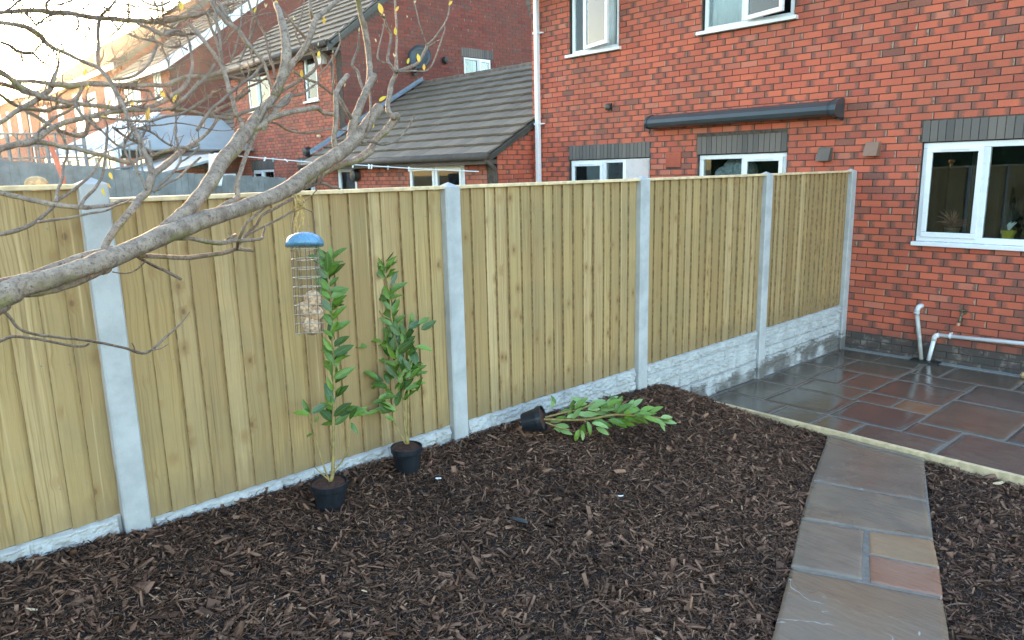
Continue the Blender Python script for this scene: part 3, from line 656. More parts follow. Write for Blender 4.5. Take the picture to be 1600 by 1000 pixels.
for k, dz in enumerate((4.44, 4.53, 4.62, 4.71, 4.80)):
    cb = MB(); o_ = .035 * (k + 1)
    cb.box(-o_, .0, -.006, .11, dz, dz + .082).build('corbel_brick', M['blue'], house)
    MB().box(-o_ + .004, -.001, .118, .33, dz, dz + .08).build('corbel_brick', M['blue'], house)
air = bx(hl(-2.58), hl(-2.33), -.004, .01, 2.07, 2.27).build('air_brick', M['terra'], house)
for k in range(8): bx(hl(-2.575), hl(-2.335), -.014, -.005, 2.078 + k * .024, 2.078 + k * .024 + .013).build('louvre', M['terra'], air)

# rainwater pipe at the house corner
dp = thing('downpipe', 'white square rainwater downpipe on the corner of the near house', 'downpipe', (-5.02, -.06, 0))
def rel(o, p): o.parent = p; o.matrix_parent_inverse = Matrix.Translation(p.location).inverted() if p.rotation_euler.z == 0 else p.matrix_basis.inverted(); return o
rel(bx(-5.055, -4.985, -.1, -.03, .0, 4.86).build('pipe', M['upvc'], None, bevel=.008), dp)
for z in (.9, 2.78, 4.15): rel(MB().box(-5.07, -4.97, -.105, -.028, z, z + .03).box(-4.97, -4.92, -.05, -.0, z + .004, z + .024).build('bracket', M['upvc'], None), dp)
# awning
aw = thing('folding_awning', 'closed slate grey awning cassette mounted above the ground floor window', 'awning', (-1.5, 0, 2.6))
prof = [(-.0, .165), (-.05, .172), (-.13, .150), (-.185, .105), (-.20, .06), (-.185, .022), (-.15, .004), (-.10, -.006), (-.0, .0)]
m = MB(); n = len(prof)
m.v += [(-2.77, p - .012, 2.60 + q) for p, q in prof] + [(-.27, p - .012, 2.60 + q) for p, q in prof]
for i in range(n): m.f.append((i, (i+1) % n, n + (i+1) % n, n + i))
m.f += [tuple(range(n)), tuple(range(2*n - 1, n - 1, -1))]; m.r = [0] * len(m.f)
rel(m.build('cassette', M['awning'], None), aw)
for x0, x1, s in ((-2.80, -2.771, 1.06), (-.269, -.235, 1.06), (-.232, -.165, 1.18)):
    m = MB(); m.v += [(x0, (p) * s - .008, 2.68 + (q - .08) * s) for p, q in prof] + [(x1, (p) * s - .008, 2.68 + (q - .08) * s) for p, q in prof]
    for i in range(n): m.f.append((i, (i+1) % n, n + (i+1) % n, n + i))
    m.f += [tuple(range(n)), tuple(range(2*n - 1, n - 1, -1))]; m.r = [0] * len(m.f); rel(m.build('end_cap', M['awning'], None, bevel=.004), aw)
rel(bx(-2.76, -.28, -.205, -.19, 2.665, 2.671).build('groove', M['black'], None), aw)
rel(MB().tube([(-2.775, -.12, 2.60), (-2.775, -.12, 2.56)], .012).tube([(-2.775, -.12, 2.56), (-2.775, -.135, 2.535)], .009).build('winding_eye', M['black'], None), aw)
rel(MB().box(-.2, -.17, -.1, -.0, 2.55, 2.60).build('bracket', M['black'], None), aw)
# cowls and vents
for (x, z, mt, lb) in ((-.35, 2.175, 'greycowl', 'small grey brown vent cowl under the awning, the darker left one'), (.18, 2.215, 'browncowl', 'small mid brown vent cowl nearer the kitchen window')):
    t = thing('vent_cowl', lb, 'vent', (x, 0, z - .07), group='vent cowls on the near brick wall')
    m = MB().quadbox([(-.075, -.10, -.0), (.075, -.10, 0), (.075, -.0, 0), (-.075, 0, 0), (-.07, -.035, .145), (.07, -.035, .145), (.07, 0, .145), (-.07, 0, .145)])
    new_obj('hood', m.mesh('hood'), t, M[mt]); new_obj('back_plate', bx(-.082, .082, -.006, .004, -.006, .152).mesh('back_plate'), t, M[mt])
t = thing('wall_vent', 'small round dark vent cap high on the near brick wall left of the awning', 'vent', (-3.59, 0, 2.95))
new_obj('base', bx(-.02, .045, -.03, .004, -.05, .05).mesh('base'), t, M['black']); new_obj('cap', MB().lathe([(.045, 0), (.045, .03), (.03, .05), (.004, .058)], (-.01, -.03, 0), 16, 'y').mesh('cap', smooth=False), t, M['greycowl'])
# waste pipes, tap, drain
t = thing('waste_pipe', 'weathered pale waste pipe dropping steeply from a wall elbow to the drain', 'pipe', (.86, -.05, 0))
rel(MB().tube([(.79, -.055, .465), (.84, -.06, .2), (.885, -.065, -.07)], .0215, 14).build('pipe', M['pvc_grey'], None, smooth=True), t)
rel(MB().tube([(.815, .01, .535), (.812, -.03, .538), (.803, -.052, .53), (.795, -.057, .505), (.79, -.058, .468)], .027, 14).build('elbow', M['upvc_old'], None, smooth=True), t)
rel(MB().tube([(.7905, -.055, .475), (.788, -.055, .455)], .0305, 14).build('collar', M['upvc_old'], None, smooth=True), t)
t = thing('overflow_pipe', 'clean white waste pipe running level along the wall then down into the drain', 'pipe', (1.2, -.05, 0))
rel(MB().tube([(.945, -.06, -.075), (.985, -.06, .20)], .021, 14).build('pipe', M['upvc'], None, smooth=True), t)
rel(MB().tube([(.983, -.06, .19), (.990, -.06, .225), (1.005, -.06, .245), (1.03, -.06, .252)], .0265, 14).build('elbow', M['upvc'], None, smooth=True), t)
rel(MB().tube([(1.02, -.06, .252), (3.2, -.06, .335)], .021, 14).build('pipe', M['upvc'], None, smooth=True), t)
rel(MB().tube([(1.128, -.06, .256), (1.145, -.06, .257)], .026, 14).box(1.13, 1.143, -.075, -.0, .278, .292).build('clip', M['upvc'], None), t)
t = thing('garden_tap', 'small tarnished brass outdoor tap on the near brick wall', 'tap', (1.22, 0, .45))
rel(MB().tube([(1.225, .0, .52), (1.225, -.05, .51), (1.222, -.07, .48)], .013, 10).tube([(1.222, -.068, .50), (1.215, -.072, .44), (1.21, -.085, .41)], .014, 10).build('spout', M['brassy'], None, smooth=True), t)
rel(MB().tube([(1.19, -.06, .545), (1.262, -.06, .548)], .008, 8).tube([(1.225, -.06, .50), (1.225, -.06, .548)], .008, 8).build('handle', M['brassy'], None), t)
rel(MB().tube([(1.21, -.083, .415), (1.207, -.09, .385)], .016, 10).build('nozzle', M['copper'], None), t)
rel(MB().tube([(1.225, .004, .52), (1.225, -.008, .52)], .03, 12).build('wall_plate', M['brassy'], None), t)
dr = thing('drain_channel', 'narrow galvanised slotted drain channel at the foot of the near wall', 'drain', (1.5, -.05, -.05))
rel(bx(.02, 6, -.088, -.006, -.12, -.066).build('trough', M['black'], None), dr)
gr = MB(); gr.box(.03, 6, -.088, -.080, -.08, -.050).box(.03, 6, -.016, -.008, -.08, -.050).box(.03, 6, -.052, -.044, -.075, -.052)
rel(gr.build('frame', M['metal'], None), dr)
gb = MB(); x = .03
while x < 4:
    if not (.80 < x < 1.06): gb.box(x, x + .011, -.0795, -.0165, -.07, -.0525)
    x += .018
rel(gb.build('grating', M['metal'], None, kind='stuff'), dr)
t = thing('gully', 'black square gully at the wall foot taking both waste pipes', 'drain', (.93, -.07, -.05))
rel(MB().box(.79, 1.07, -.17, -.02, -.07, -.036).build('surround', M['black'], None, bevel=.006), t); 
# window sill things, kitchen
KS = 1.263
t = thing('potted_plant', 'grey pot of reddish spiky leaves inside the kitchen window, left light', 'plant', (.98, .19, KS))
new_obj('pot', MB().lathe([(.055, 0), (.07, .09), (.078, .095), (.078, .115), (.06, .115)], k=16).mesh('pot', smooth=False), t, M['greycowl'])
m = MB()
for k in range(70):
    a = random.random() * 6.28; e = random.uniform(.1, 1.45); L = random.uniform(.10, .2); d = Vector((math.cos(a) * math.cos(e), math.sin(a) * math.cos(e) * .6, math.sin(e))); q = Vector((0, 0, .11 + random.uniform(0, .05)))
    m.tube([q, q + d * L * .6, q + d * L + Vector((0, 0, -.02))], [.005, .007, .001], 3)
new_obj('foliage', m.mesh('foliage'), t, M['redplant'])
t = thing('potted_plant', 'small yellow pot with a silvery leaf inside the kitchen window', 'plant', (1.50, .17, KS))
new_obj('pot', MB().lathe([(.045, 0), (.058, .075), (.068, .078), (.07, .11), (.05, .11)], k=16).mesh('pot'), t, M['ochre'])
m = MB()
for k in range(5): m.tube([(0, 0, .1), (-.01 + k * .01, 0, .16), (.0 + k * .016, 0, .19 + .01 * (k % 2))], [.004, .011, .002], 5)
new_obj('leaves', m.mesh('leaves'), t, M['silver'])
m = MB()
for k in range(12): m.tube([(-.03, 0, .1), (-.05 + k * .012, 0, .25), (-.06 + k * .014, .01, .36 + .02 * (k % 3))], .0018, 3)
new_obj('bare_stems', m.mesh('bare_stems'), t, M['net'])
t = MB().lathe([(.045, 0), (.062, .03), (.06, .06), (.022, .09), (.02, .115), (.03, .12), (.03, .135)], (1.71, .17, KS), 16).build('bottle', M['bottle'], None, smooth=True); tag(t, 'round brown glass bottle on the kitchen window sill', 'bottle')
tag(MB().lathe([(.012, 0), (.014, .03), (.008, .045)], (1.10, .15, KS), 10).build('jar', M['sheet'], None), 'tiny white jar on the kitchen sill beside the grey pot', 'jar')
m = MB(); tmp = [(-1.72, .33, 2.03, .15), (-1.55, .3, 2.0, .17), (-1.62, .34, 2.12, .11), (-1.86, .3, 1.95, .12), (-1.62, .33, 1.86, .2)]
for (x, y, z, r) in tmp: m.lathe([(.01, -r), (r * .6, -r * .8), (r * .95, -r * .3), (r, 0), (r * .9, r * .45), (r * .5, r * .85), (.01, r)], (x, y, z), 16)
tag(m.build('soft_toy', M['greyfur'], None, smooth=True), 'pale grey fluffy heap seen through the window under the awning', 'soft toy')

# ------------------------------------------------------------------ neighbouring house and its garage
B = thing('brick_house', 'neighbouring brick house with a big windowless-looking side gable and satellite dish', 'house', (-11.2, .06, 0))
BX0, BX1 = -17.25, -11.2
eave = 4.98; slope = math.tan(rad(37.5))
capB = lambda x: min(eave + x * slope, eave + (8.6 - x) * slope)
gab = wall(B, (0, 0, 0), math.pi / 2, 8.6, .0, eave, [(3.42, 4.32, 4.0, 4.86)], M['brick_gable_shaded'], .25, capB, 300, lintels=[(3.35, 4.4, 4.86, 5.08)])
lintel(gab, 3.35, 4.4, 4.86, 5.08, 14)
window(B, (0, 0, 0), math.pi / 2, 3.43, 4.31, 4.0, 4.855, [(3.43, 3.9, 'fixed'), (3.9, 4.31, 'sash')], .02, .06, .05, None, .6)
rear = wall(B, (BX0 - BX1, 0, 0), 0, 6.05 - .25, .0, 5.0, [(1.09, 2.41, 3.76, 4.93), (4.28, 4.9, 3.76, 4.93), (.95, 2.25, 1.2, 2.25), (3.7, 4.9, 1.2, 2.25)], M['brick_far'], .25, None, 300, lintels=[(.9, 2.3, 2.25, 2.48), (3.62, 4.95, 2.25, 2.48)])
lintel(rear, .9, 2.3, 2.25, 2.48, 18); lintel(rear, 3.62, 4.95, 2.25, 2.48, 18)
o_ = (BX0 - BX1, 0, 0)
bw = [window(B, o_, 0, 1.1, 2.4, 3.78, 4.92, [(1.1, 1.7, 'sash'), (1.7, 2.4, 'fixed')], .02, .06, .06, (.05, .05), .8), window(B, o_, 0, 4.29, 4.89, 3.78, 4.92, [(4.29, 4.89, 'fixed')], .02, .06, .06, (.06, .05), .8),
      window(B, o_, 0, .96, 2.24, 1.2, 2.24, [(.96, 1.55, 'sash'), (1.55, 2.24, 'fixed')], .02, .06, .06, None, .8), window(B, o_, 0, 3.71, 4.89, 1.2, 2.24, [(3.71, 4.3, 'sash'), (4.3, 4.89, 'fixed')], .02, .06, .06, None, .8)]
curtain(bw[0], 1.15, 2.35, 3.8, 4.9, .14, M['net'], .02, 10); curtain(bw[1], 4.33, 4.85, 3.8, 4.9, .14, M['curtain'], .015, 5)
roof(B, (BX0 - BX1 - .1, -.32, 4.86), (6.3, 0, 0), (0, 4.65, 4.65 * slope), 21, 19, M['tile'], 300)
roof(B, (BX0 - BX1 - .1, 8.95, 4.86), (6.3, 0, 0), (0, -4.62, 4.62 * slope), 12, 10, M['tile'], 0)
bg_ = MB(); n_ = Vector((0, -math.sin(rad(37.5)), math.cos(rad(37.5))))
for (ya, yb, za) in ((-.34, 4.3, 4.86), (8.9, 4.3, 4.86)):
    zb_ = za + 4.62 * slope
    bg_.quadbox([(.005, ya, za - .19), (.05, ya, za - .19), (.05, yb, zb_ - .19), (.005, yb, zb_ - .19), (.005, ya, za - .02), (.05, ya, za - .02), (.05, yb, zb_ - .02), (.005, yb, zb_ - .02)])
    bg_.quadbox([(-.02, ya, za - .012), (.1, ya, za - .012), (.1, yb, zb_ - .012), (-.02, yb, zb_ - .012), (-.02, ya, za + .035), (.1, ya, za + .035), (.1, yb, zb_ + .035), (-.02, yb, zb_ + .035)])
bg_.build('bargeboard', M['soffit'], B)
MB().tube([(BX0 - BX1 - .1, -.36, 4.82), (.0, -.36, 4.84)], .065, 10).build('gutter', M['gutter'], B, smooth=True)
MB().box(-6.05, .0, -.30, -.002, 4.70, 4.76).build('soffit', M['gutter'], B)
MB().tube([(-.35, -.36, 4.8), (-.32, -.1, 4.55), (-.32, -.06, 4.4), (-.32, -.06, .1)], .034, 8).build('downpipe', M['gutter'], B)
t = MB().lathe([(.0, 0), (.15, .02), (.29, .06), (.40, .115), (.405, .12), (.29, .075), (.15, .035), (.0, .02)], (-10.86, 1.88, 4.62), 28, 'x')
ds = thing('satellite_dish', 'round dark satellite dish on the neighbouring gable wall', 'satellite dish', (-11.17, 1.95, 4.4))
dd = MB().lathe([(.01, 0), (.15, .02), (.27, .055), (.37, .11), (.375, .12), (.26, .07), (.15, .035), (.01, .02)], (0, 0, 0), 28, 'x').build('dish', M['lead'], None, smooth=True); dd.parent = ds; dd.scale = (.74, .74, .74); dd.location = (.26, .0, .26); dd.rotation_euler = (0, rad(-12), rad(-48)); dd.data.materials.clear(); dd.data.materials.append(M['awning'])
o = MB().tube([(.0, 0, -.05), (.14, 0, .0), (.22, 0, .2)], .018, 8).tube([(.2, 0, .12), (.5, -.28, .1), (.62, -.35, .28)], .012, 6).build('arm', M['black'], None); o.parent = ds
o = bx(.0, .05, -.05, .05, -.1, .05).build('bracket', M['black'], None); o.parent = ds
tag(MB().lathe([(.06, 0), (.09, .03), (.06, .10), (.01, .11)], (-11.195, 2.86, 4.72), 14, 'x').build('flue', M['black'], None), 'small black flue terminal on the neighbouring gable right of the dish', 'flue')
tag(MB().lathe([(.11, 0), (.13, .04), (.1, .14), (.02, .15)], (-12.95, .055, 2.62), 14, 'y').build('flue', M['black'], None), 'black flue terminal low on the neighbour rear wall behind the garage eave', 'flue')
tag(MB().box(-12.16, -11.82, -.05, .055, 4.5, 4.78).build('alarm_box', M['upvc_old'], None, bevel=.01), 'white alarm box beside the tall upstairs window of the neighbour', 'alarm box')
tag(MB().tube([(-12.42, .06, 2.97), (-12.36, -.02, 2.96), (-12.24, -.03, 2.95)], .03, 8).build('overflow_stub', M['timber'], None), 'short cream overflow stub on the neighbouring rear brick wall', 'pipe')

def garage(label, x0, x1, yf, ez, ry, rz, z0=-.1, mat='brick_far', lim=200, detail=True, tiles=(21, 12)):
    G = thing('garage', label, 'garage', (x1, yf, z0))
    L = x1 - x0; s = (rz - ez) / (ry - (yf - .22))
    hs = [(1.0 if detail else .9, 1.75, 1.0, 2.30), (L - 2.42, L - .82, .0, 2.33)] if detail else []
    wf = wall(G, (-L, 0, 0), 0, L - .25, .0, ez - z0 + .05, hs, M[mat], .25, None, lim)
    if detail:
        window(G, (-L, 0, 0), 0, 1.02, 1.74, 1.0, 2.29, [(1.02, 1.74, 'fixed')], .0, .06, .07, None, .8)
        window(G, (-L, 0, 0), 0, L - 2.41, L - .83, .02, 2.31, [(L - 2.41, L - 1.62, 'sash'), (L - 1.62, L - .83, 'sash')], .0, .06, .07, None, .8)
    cap = lambda x: min(ez - z0 + (x + .22) * s - .02, ez - z0 + (2 * (ry - yf) - x + .22) * s)
    wall(G, (0, 0, 0), math.pi / 2, 2 * (ry - yf), 0, ez - z0, [], M['brick'] if detail else M['brick_gable_shaded'], .24, cap, 120 if detail else 0)
    roof(G, (-L - .0, -.24, ez - z0 - .02), (L + .08, 0, 0), (0, ry - yf + .24, rz - ez + .04), tiles[0], tiles[1], M['tile'], 300)
    roof(G, (-L, 2 * (ry - yf) + .24, ez - z0 - .02), (L + .08, 0, 0), (0, -(ry - yf + .22), rz - ez + .02), 8, 6, M['tile'], 0)
    ya, yb, za, zb_ = -.26, ry - yf, ez - z0, rz - z0
    MB().quadbox([(.006, ya, za - .15), (.05, ya, za - .15), (.05, yb, zb_ - .17), (.006, yb, zb_ - .17), (.006, ya, za - .03), (.05, ya, za - .03), (.05, yb, zb_ - .03), (.006, yb, zb_ - .03)]).build('bargeboard', M['soffit'], G)
    MB().tube([(-L, yb, zb_ + .0), (.08, yb, zb_ + .0)], .085, 10).build('ridge', M['ridge'], G)
    MB().tube([(-L - .05, -.30, za - .05), (.12 if detail else .0, -.30, za - .04)], .058, 10).build('gutter', M['gutter'], G, smooth=True)
    MB().box(-L, .0, -.24, .0, za - .16, za - .09).build('fascia', M['gutter'], G)
    if detail:
        MB().tube([(.06, -.3, za - .08), (.04, -.1, za - .22), (.03, -.06, za - .3), (.03, -.06, .0)], .036, 10).build('downpipe', M['gutter'], G, smooth=True)
        fl = MB(); N = 20
        for k in range(N):
            a, b = k / N, (k + 1) / N; f = lambda t: (ya + .2 + (yb - ya - .2) * t, za + .05 + (zb_ - za + .03) * (.2 / (yb - ya) + (1 - .2 / (yb - ya)) * t)); (y0, q0), (y1, q1) = f(a), f(b); q = math.floor(k / 2) * .0
            fl.quadbox([(-L - .0, y0, q0), (-L + .1, y0, q0 + .02), (-L + .1, y1, q1 + .02), (-L, y1, q1), (-L + .006, y0, q0 + .11), (-L + .02, y0, q0 + .04), (-L + .02, y1, q1 + .04), (-L + .006, y1, q1 + .11)])
        fl.build('flashing', M['lead'], G)
    return G
garage('brick garage with a long grey tiled roof between the two brick houses', -11.2, -5.2, -.79, 2.34, 2.2, 4.12)
tag(MB().lathe([(.10, 0), (.13, .03), (.1, .12), (.01, .13)], (-9.40, -.795, 2.05), 16, 'y').build('vent_terminal', M['black'], None), 'round black vent terminal on the garage front wall beside its window', 'vent')  # black vent terminal, no lamp on this wall
garage('further grey tiled garage mostly hidden behind branches and the grey fence', -22.0, -17.3, -.79, 2.5, 2.2, 4.5, detail=False, lim=0, tiles=(16, 12))

def far_house(label, x0, x1, y0, dep, ez, pitch, z0, wm, tm, wins, white=True, gname='brick_gable_shaded'):
    H = thing('brick_house', label, 'house', (x1, y0, z0)); L = x1 - x0; s = math.tan(rad(pitch)); e = ez - z0
    wall(H, (-L, 0, 0), 0, L, 0, e, [(a, b, c, d) for a, b, c, d in wins], M[wm], .25, None, 0)
    for a, b, c, d in wins: window(H, (-L, 0, 0), 0, a, b, c, d, [(a, (a + b) / 2, 'fixed'), ((a + b) / 2, b, 'fixed')], -.02, .08, .09, (.06, .06), .8)
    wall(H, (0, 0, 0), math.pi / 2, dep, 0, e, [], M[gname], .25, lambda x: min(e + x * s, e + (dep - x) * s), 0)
    roof(H, (-L - .1, -.3, e - .12), (L + .15, 0, 0), (0, dep / 2 + .3, (dep / 2 + .3) * s), int(L / .33), int(dep / 2 / .36), M[tm], 300 if tm == 'tile' else 0)
    roof(H, (-L - .1, dep + .3, e - .12), (L + .15, 0, 0), (0, -dep / 2 - .28, (dep / 2 + .28) * s), 8, 6, M[tm], 0)
    m = MB(); ya, yb, za, zb_ = -.35, dep / 2, e - .12, e - .12 + (dep / 2 + .3) * s
    for a, b in ((ya, yb), (dep + .35, yb)):
        m.quadbox([(.004, a, za - .32), (.08, a, za - .32), (.08, b, zb_ - .32), (.004, b, zb_ - .32), (.004, a, za - .02), (.08, a, za - .02), (.08, b, zb_ - .02), (.004, b, zb_ - .02)])
    m.build('bargeboard', M['upvc'] if white else M['soffit'], H)
    MB().box(-L, .0, -.32, -.26, e - .34, e - .12).build('fascia', M['upvc'], H)
    MB().tube([(-L + .2, -.08, e - .2), (-L + .2, -.08, 0)], .045, 8).build('downpipe', M['upvc'], H)
    return H
far_house('third brick house with white bargeboards seen behind the tree branches', -28.0, -22.0, .06, 9.5, 5.78, 36, .5, 'brick_far', 'tile', [(1.0, 2.8, 4.2, 5.1), (4.4, 5.1, 4.1, 5.0), (1.2, 2.4, 1.2, 2.3)])
far_house('fourth house with a brown sunlit tiled roof close to the setting sun', -51, -31.0, 1.2, 9.0, 6.95, 37, .9, 'brick_far', 'tile_brown_sun_tint', [(3.0, 4.8, 3.9, 5.4), (7.4, 8.6, 3.9, 5.2), (11.2, 12.9, 3.6, 5.4), (14, 15.4, 3.9, 5.2), (17.0, 18.4, 3.9, 5.2), (10.0, 11.4, 1.1, 2.4)], False)
far_house('farthest brick house at the left edge with white eaves boards', -72, -56.5, 2.0, 8.5, 8.0, 14, .9, 'brick_far', 'tile', [(4.5, 5.6, 4.6, 6.3), (8.2, 9.2, 4.6, 6.3), (12.2, 13.4, 4.6, 6.3)])
# conservatory
cv = thing('conservatory', 'white framed conservatory with pale blue glazed roof behind the grey fence', 'conservatory', (-20, -3.4, 0))
def cvq(P, mat, name, th=.04):
    a, b, c, d = [Vector(p) for p in P]; n = (b - a).cross(d - a).normalized() * th; m = MB().quadbox([a, b, c, d, a + n, b + n, c + n, d + n]); rel(m.build(name, mat, None), cv)
e1, e2, e3, e4 = (-23.3, -3.4, 2.75), (-16.0, -3.4, 2.75), (-16.0, .0, 2.75), (-23.3, 0, 2.75); r1_, r2_ = (-21.3, -1.6, 3.75), (-18.2, -1.6, 3.75)
cvq([e1, e2, r2_, r1_], M['poly'], 'roof_pane'); cvq([e2, e3, (-18.2, .0, 3.75), r2_], M['poly'], 'roof_pane'); cvq([e4, e1, r1_, (-21.3, 0, 3.75)], M['poly'], 'roof_pane')
for k in range(9):
    t_ = k / 8; a = Vector(e1).lerp(Vector(e2), t_); b = Vector(r1_).lerp(Vector(r2_), t_); rel(MB().tube([a + Vector((0, -.02, .10)), b + Vector((0, -.02, .10))], .045, 5).build('glazing_bar', M['upvc'], None), cv)
for x in np.linspace(-23.3, -16, 9): rel(bx(x - .05, x + .05, -3.45, -3.35, 0, 2.75).build('post', M['upvc'], None), cv)
rel(bx(-23.4, -15.9, -3.5, -3.3, 2.62, 2.78).build('eaves_beam', M['upvc'], None), cv); rel(bx(-23.25, -16.05, -3.42, -3.38, .6, 2.6).build('pane', M['glass'], None), cv); rel(bx(-23.3, -16, -3.46, -3.34, 0, .6).build('dwarf_wall', M['brick_far'], None), cv)
sh = thing('shed', 'low outbuilding with a pale blue-white roof behind the grey fence', 'shed', (-14, -3, 0))
rel(MB().quadbox([(-17.0, -3.6, 2.15), (-12.1, -3.6, 2.15), (-12.1, -2.0, 2.55), (-17.0, -2.0, 2.55), (-17.0, -3.6, 2.20), (-12.1, -3.6, 2.20), (-12.1, -2.0, 2.60), (-17, -2, 2.60)]).build('roof', M['poly'], None), sh); rel(bx(-16.9, -12.2, -3.5, -2.1, 0, 2.14).build('wall', M['upvc_old'], None), sh)
# blue-grey far fence with trellis
gf = thing('garden_fence', 'far blue-grey painted board fence beyond the new timber fence', 'fence', (-8.0, -6.9, 0))
A_, B_ = Vector((-8.28, -8.25, 0)), Vector((-8.79, -2.6, 0)); n = 52; dv = (B_ - A_) / n; nn = Vector((-dv.y, dv.x, 0)).normalized() * -.02
def gz(y): return float(np.interp(y, [-8.5, -6.9, -6.0, -5.6, -5.59, -4.0, -2.7, -.5], [2.41, 2.36, 2.29, 2.265, 2.225, 2.12, 2.045, 2.0]))
for i in range(n):
    a = A_ + dv * i; b = a + dv * .955; zt = gz(a.y) + random.uniform(-.008, .008); o = random.uniform(0, .012); q = nn * (1 + o * 20)
    rel(MB().quadbox([a, b, b + q, a + q, a + Vector((0, 0, zt)), b + Vector((0, 0, zt)), b + q + Vector((0, 0, zt)), a + q + Vector((0, 0, zt))]).build('board', M['greywood'], None), gf)
tr = thing('trellis', 'weathered grey open trellis standing above the far blue-grey fence', 'trellis', (-9.7, -6.5, 2))
T0, T1 = Vector((-10.3, -7.4, 0)), Vector((-9.45, -5.55, 0))
for i in range(17):
    p = T0.lerp(T1, i / 16); rel(MB().tube([p + Vector((0, 0, 0)) , p + Vector((0, 0, 2.78))], .016 if i % 4 else .028, 4).build('slat', M['greytrellis'], None), tr)
for z in (2.28, 2.42, 2.6, 2.78): rel(MB().tube([T0 + Vector((0, 0, z)), T1 + Vector((0, 0, z))], .014, 4).build('slat', M['greytrellis'], None), tr)
T2 = Vector((-9.0, -4.75, 0))
for i in range(7):
    p = T1.lerp(T2, i / 6 + .02); rel(MB().tube([p, p + Vector((0, 0, 2.40 + .045 * i))], .014, 4).build('slat', M['greytrellis'], None), tr)
rel(MB().tube([T1 + Vector((0, 0, 2.40)), T2 + Vector((0, 0, 2.70))], .016, 4).tube([T1 + Vector((0, 0, 2.2)), T2 + Vector((0, 0, 2.3))], .014, 4).build('slat', M['greytrellis'], None), tr)
tag(MB().tube([at(72, 212, 8.7), at(84, 240, 8.65), at(98, 278, 8.6), at(100, 330, 8.6)], [.02, .03, .03, .03], 6).build('cane', M['redstick'], None), 'leaning orange-red garden cane in front of the trellis', 'cane')
m = MB().lathe([(.062, 0), (.06, .022), (.048, .04), (.025, .052), (.005, .054)], (-1.40, -7.67, 2.045), 20)
o = m.lathe([(.03, 0), (.03, 2.03)], (-1.40, -7.67, .02), 10).build('bird_table', M['ochrestone'], None); tag(o, 'tan rounded top of an ornament peeping over the left fence panel', 'ornament')
# washing line, pegs, hanging sheet
lp = [at(352, 241, 11.5), at(365, 243, 11.4), at(480, 253, 11), at(570, 258.5, 10.6), at(655, 264, 10.3), at(748, 268, 10)]
tag(MB().tube(lp, .0065, 5).build('washing_line', M['sheet'], None), 'thin white washing line strung across the neighbour garden', 'washing line')
pegs = [(414, 11.25, -.3, 'first peg from the left on the washing line, leaning'), (426.5, 11.2, 0, 'pale blue peg second from the left on the washing line'), (446, 11.15, .9, 'tilted white peg on the washing line in front of brickwork'), (471, 11.05, .1, 'blue peg on the line in front of the neighbour lintel'),
        (551, 10.7, 0, 'white peg on the line just right of the big tree limb'), (576, 10.6, .05, 'left peg of the close pair on the washing line'), (580.5, 10.58, -.1, 'right peg of the close pair on the washing line'), (606, 10.5, 0, 'blue peg on the line below the garage gutter'), (638.5, 10.4, .1, 'rightmost white peg on the washing line')]
lx = [352, 365, 480, 570, 655, 748]; ly = [241, 243, 253, 258.5, 264, 268]
for i, (px, d, rot, lb) in enumerate(pegs):
    c = at(px, float(np.interp(px, lx, ly)), d); ax = (RR * math.sin(rot) - UU * math.cos(rot)).normalized(); mt = M['sheet'] if i not in (1, 3, 7) else M['poly']
    o = MB().tube([c - ax * .02, c + ax * .045], .011, 4).tube([c - ax * .015 + RR * .012, c + ax * .04 + RR * .006], .009, 4).build('clothes_peg', mt, None); tag(o, lb, 'peg', 'pegs on the washing line')
sx = np.linspace(0, 1, 12); sz = np.linspace(0, 1, 14); P = np.zeros((14, 12, 3))
for i, b in enumerate(sz):
    for j, a in enumerate(sx):
        q = at(326 + 26 * a * (1 - .25 * b) + 14 * b * b * 0, 240 + 50 * b, 11.6) + FW * (.05 * math.sin(a * 9)); P[i, j] = q
o = new_obj('sheet', grid_mesh('sheet', P), None, M['sheet']); o.modifiers.new('s', 'SOLIDIFY').thickness = .01; tag(o, 'white cloth hanging at the left end of the washing line', 'cloth')

hg = thing('light_blocking_hedge', 'tall dark evergreen hedge at the far end of the neighbouring gardens', 'hedge', (-10, -24, 0))  # out of view, added to darken glass reflections and block warm sky light
n1, n2 = 60, 40; A2, Z2 = np.meshgrid(np.linspace(0, 1, n1), np.linspace(0, 1, n2)); th = Z2 * math.pi; hx = -11 + 10 * A2 ; hy = -15 - 14 * A2
w_ = 1.2 + .9 * (fbm(A2 * 30, Z2 * 14, 4) - .5); P = np.stack([hx - np.cos(th) * w_ * .8, hy - np.cos(th) * w_ * .6, 5.6 * np.sin(th) ** .5 * (1 + .25 * (fbm(A2 * 22, Z2 * 3, 8) - .5)) - .2], -1)
rel(new_obj('foliage', grid_mesh('foliage', P), None, m_simple('blocking_hedge_foliage', (.035, .06, .025), .9, .5, 6, 1, 8)), hg)
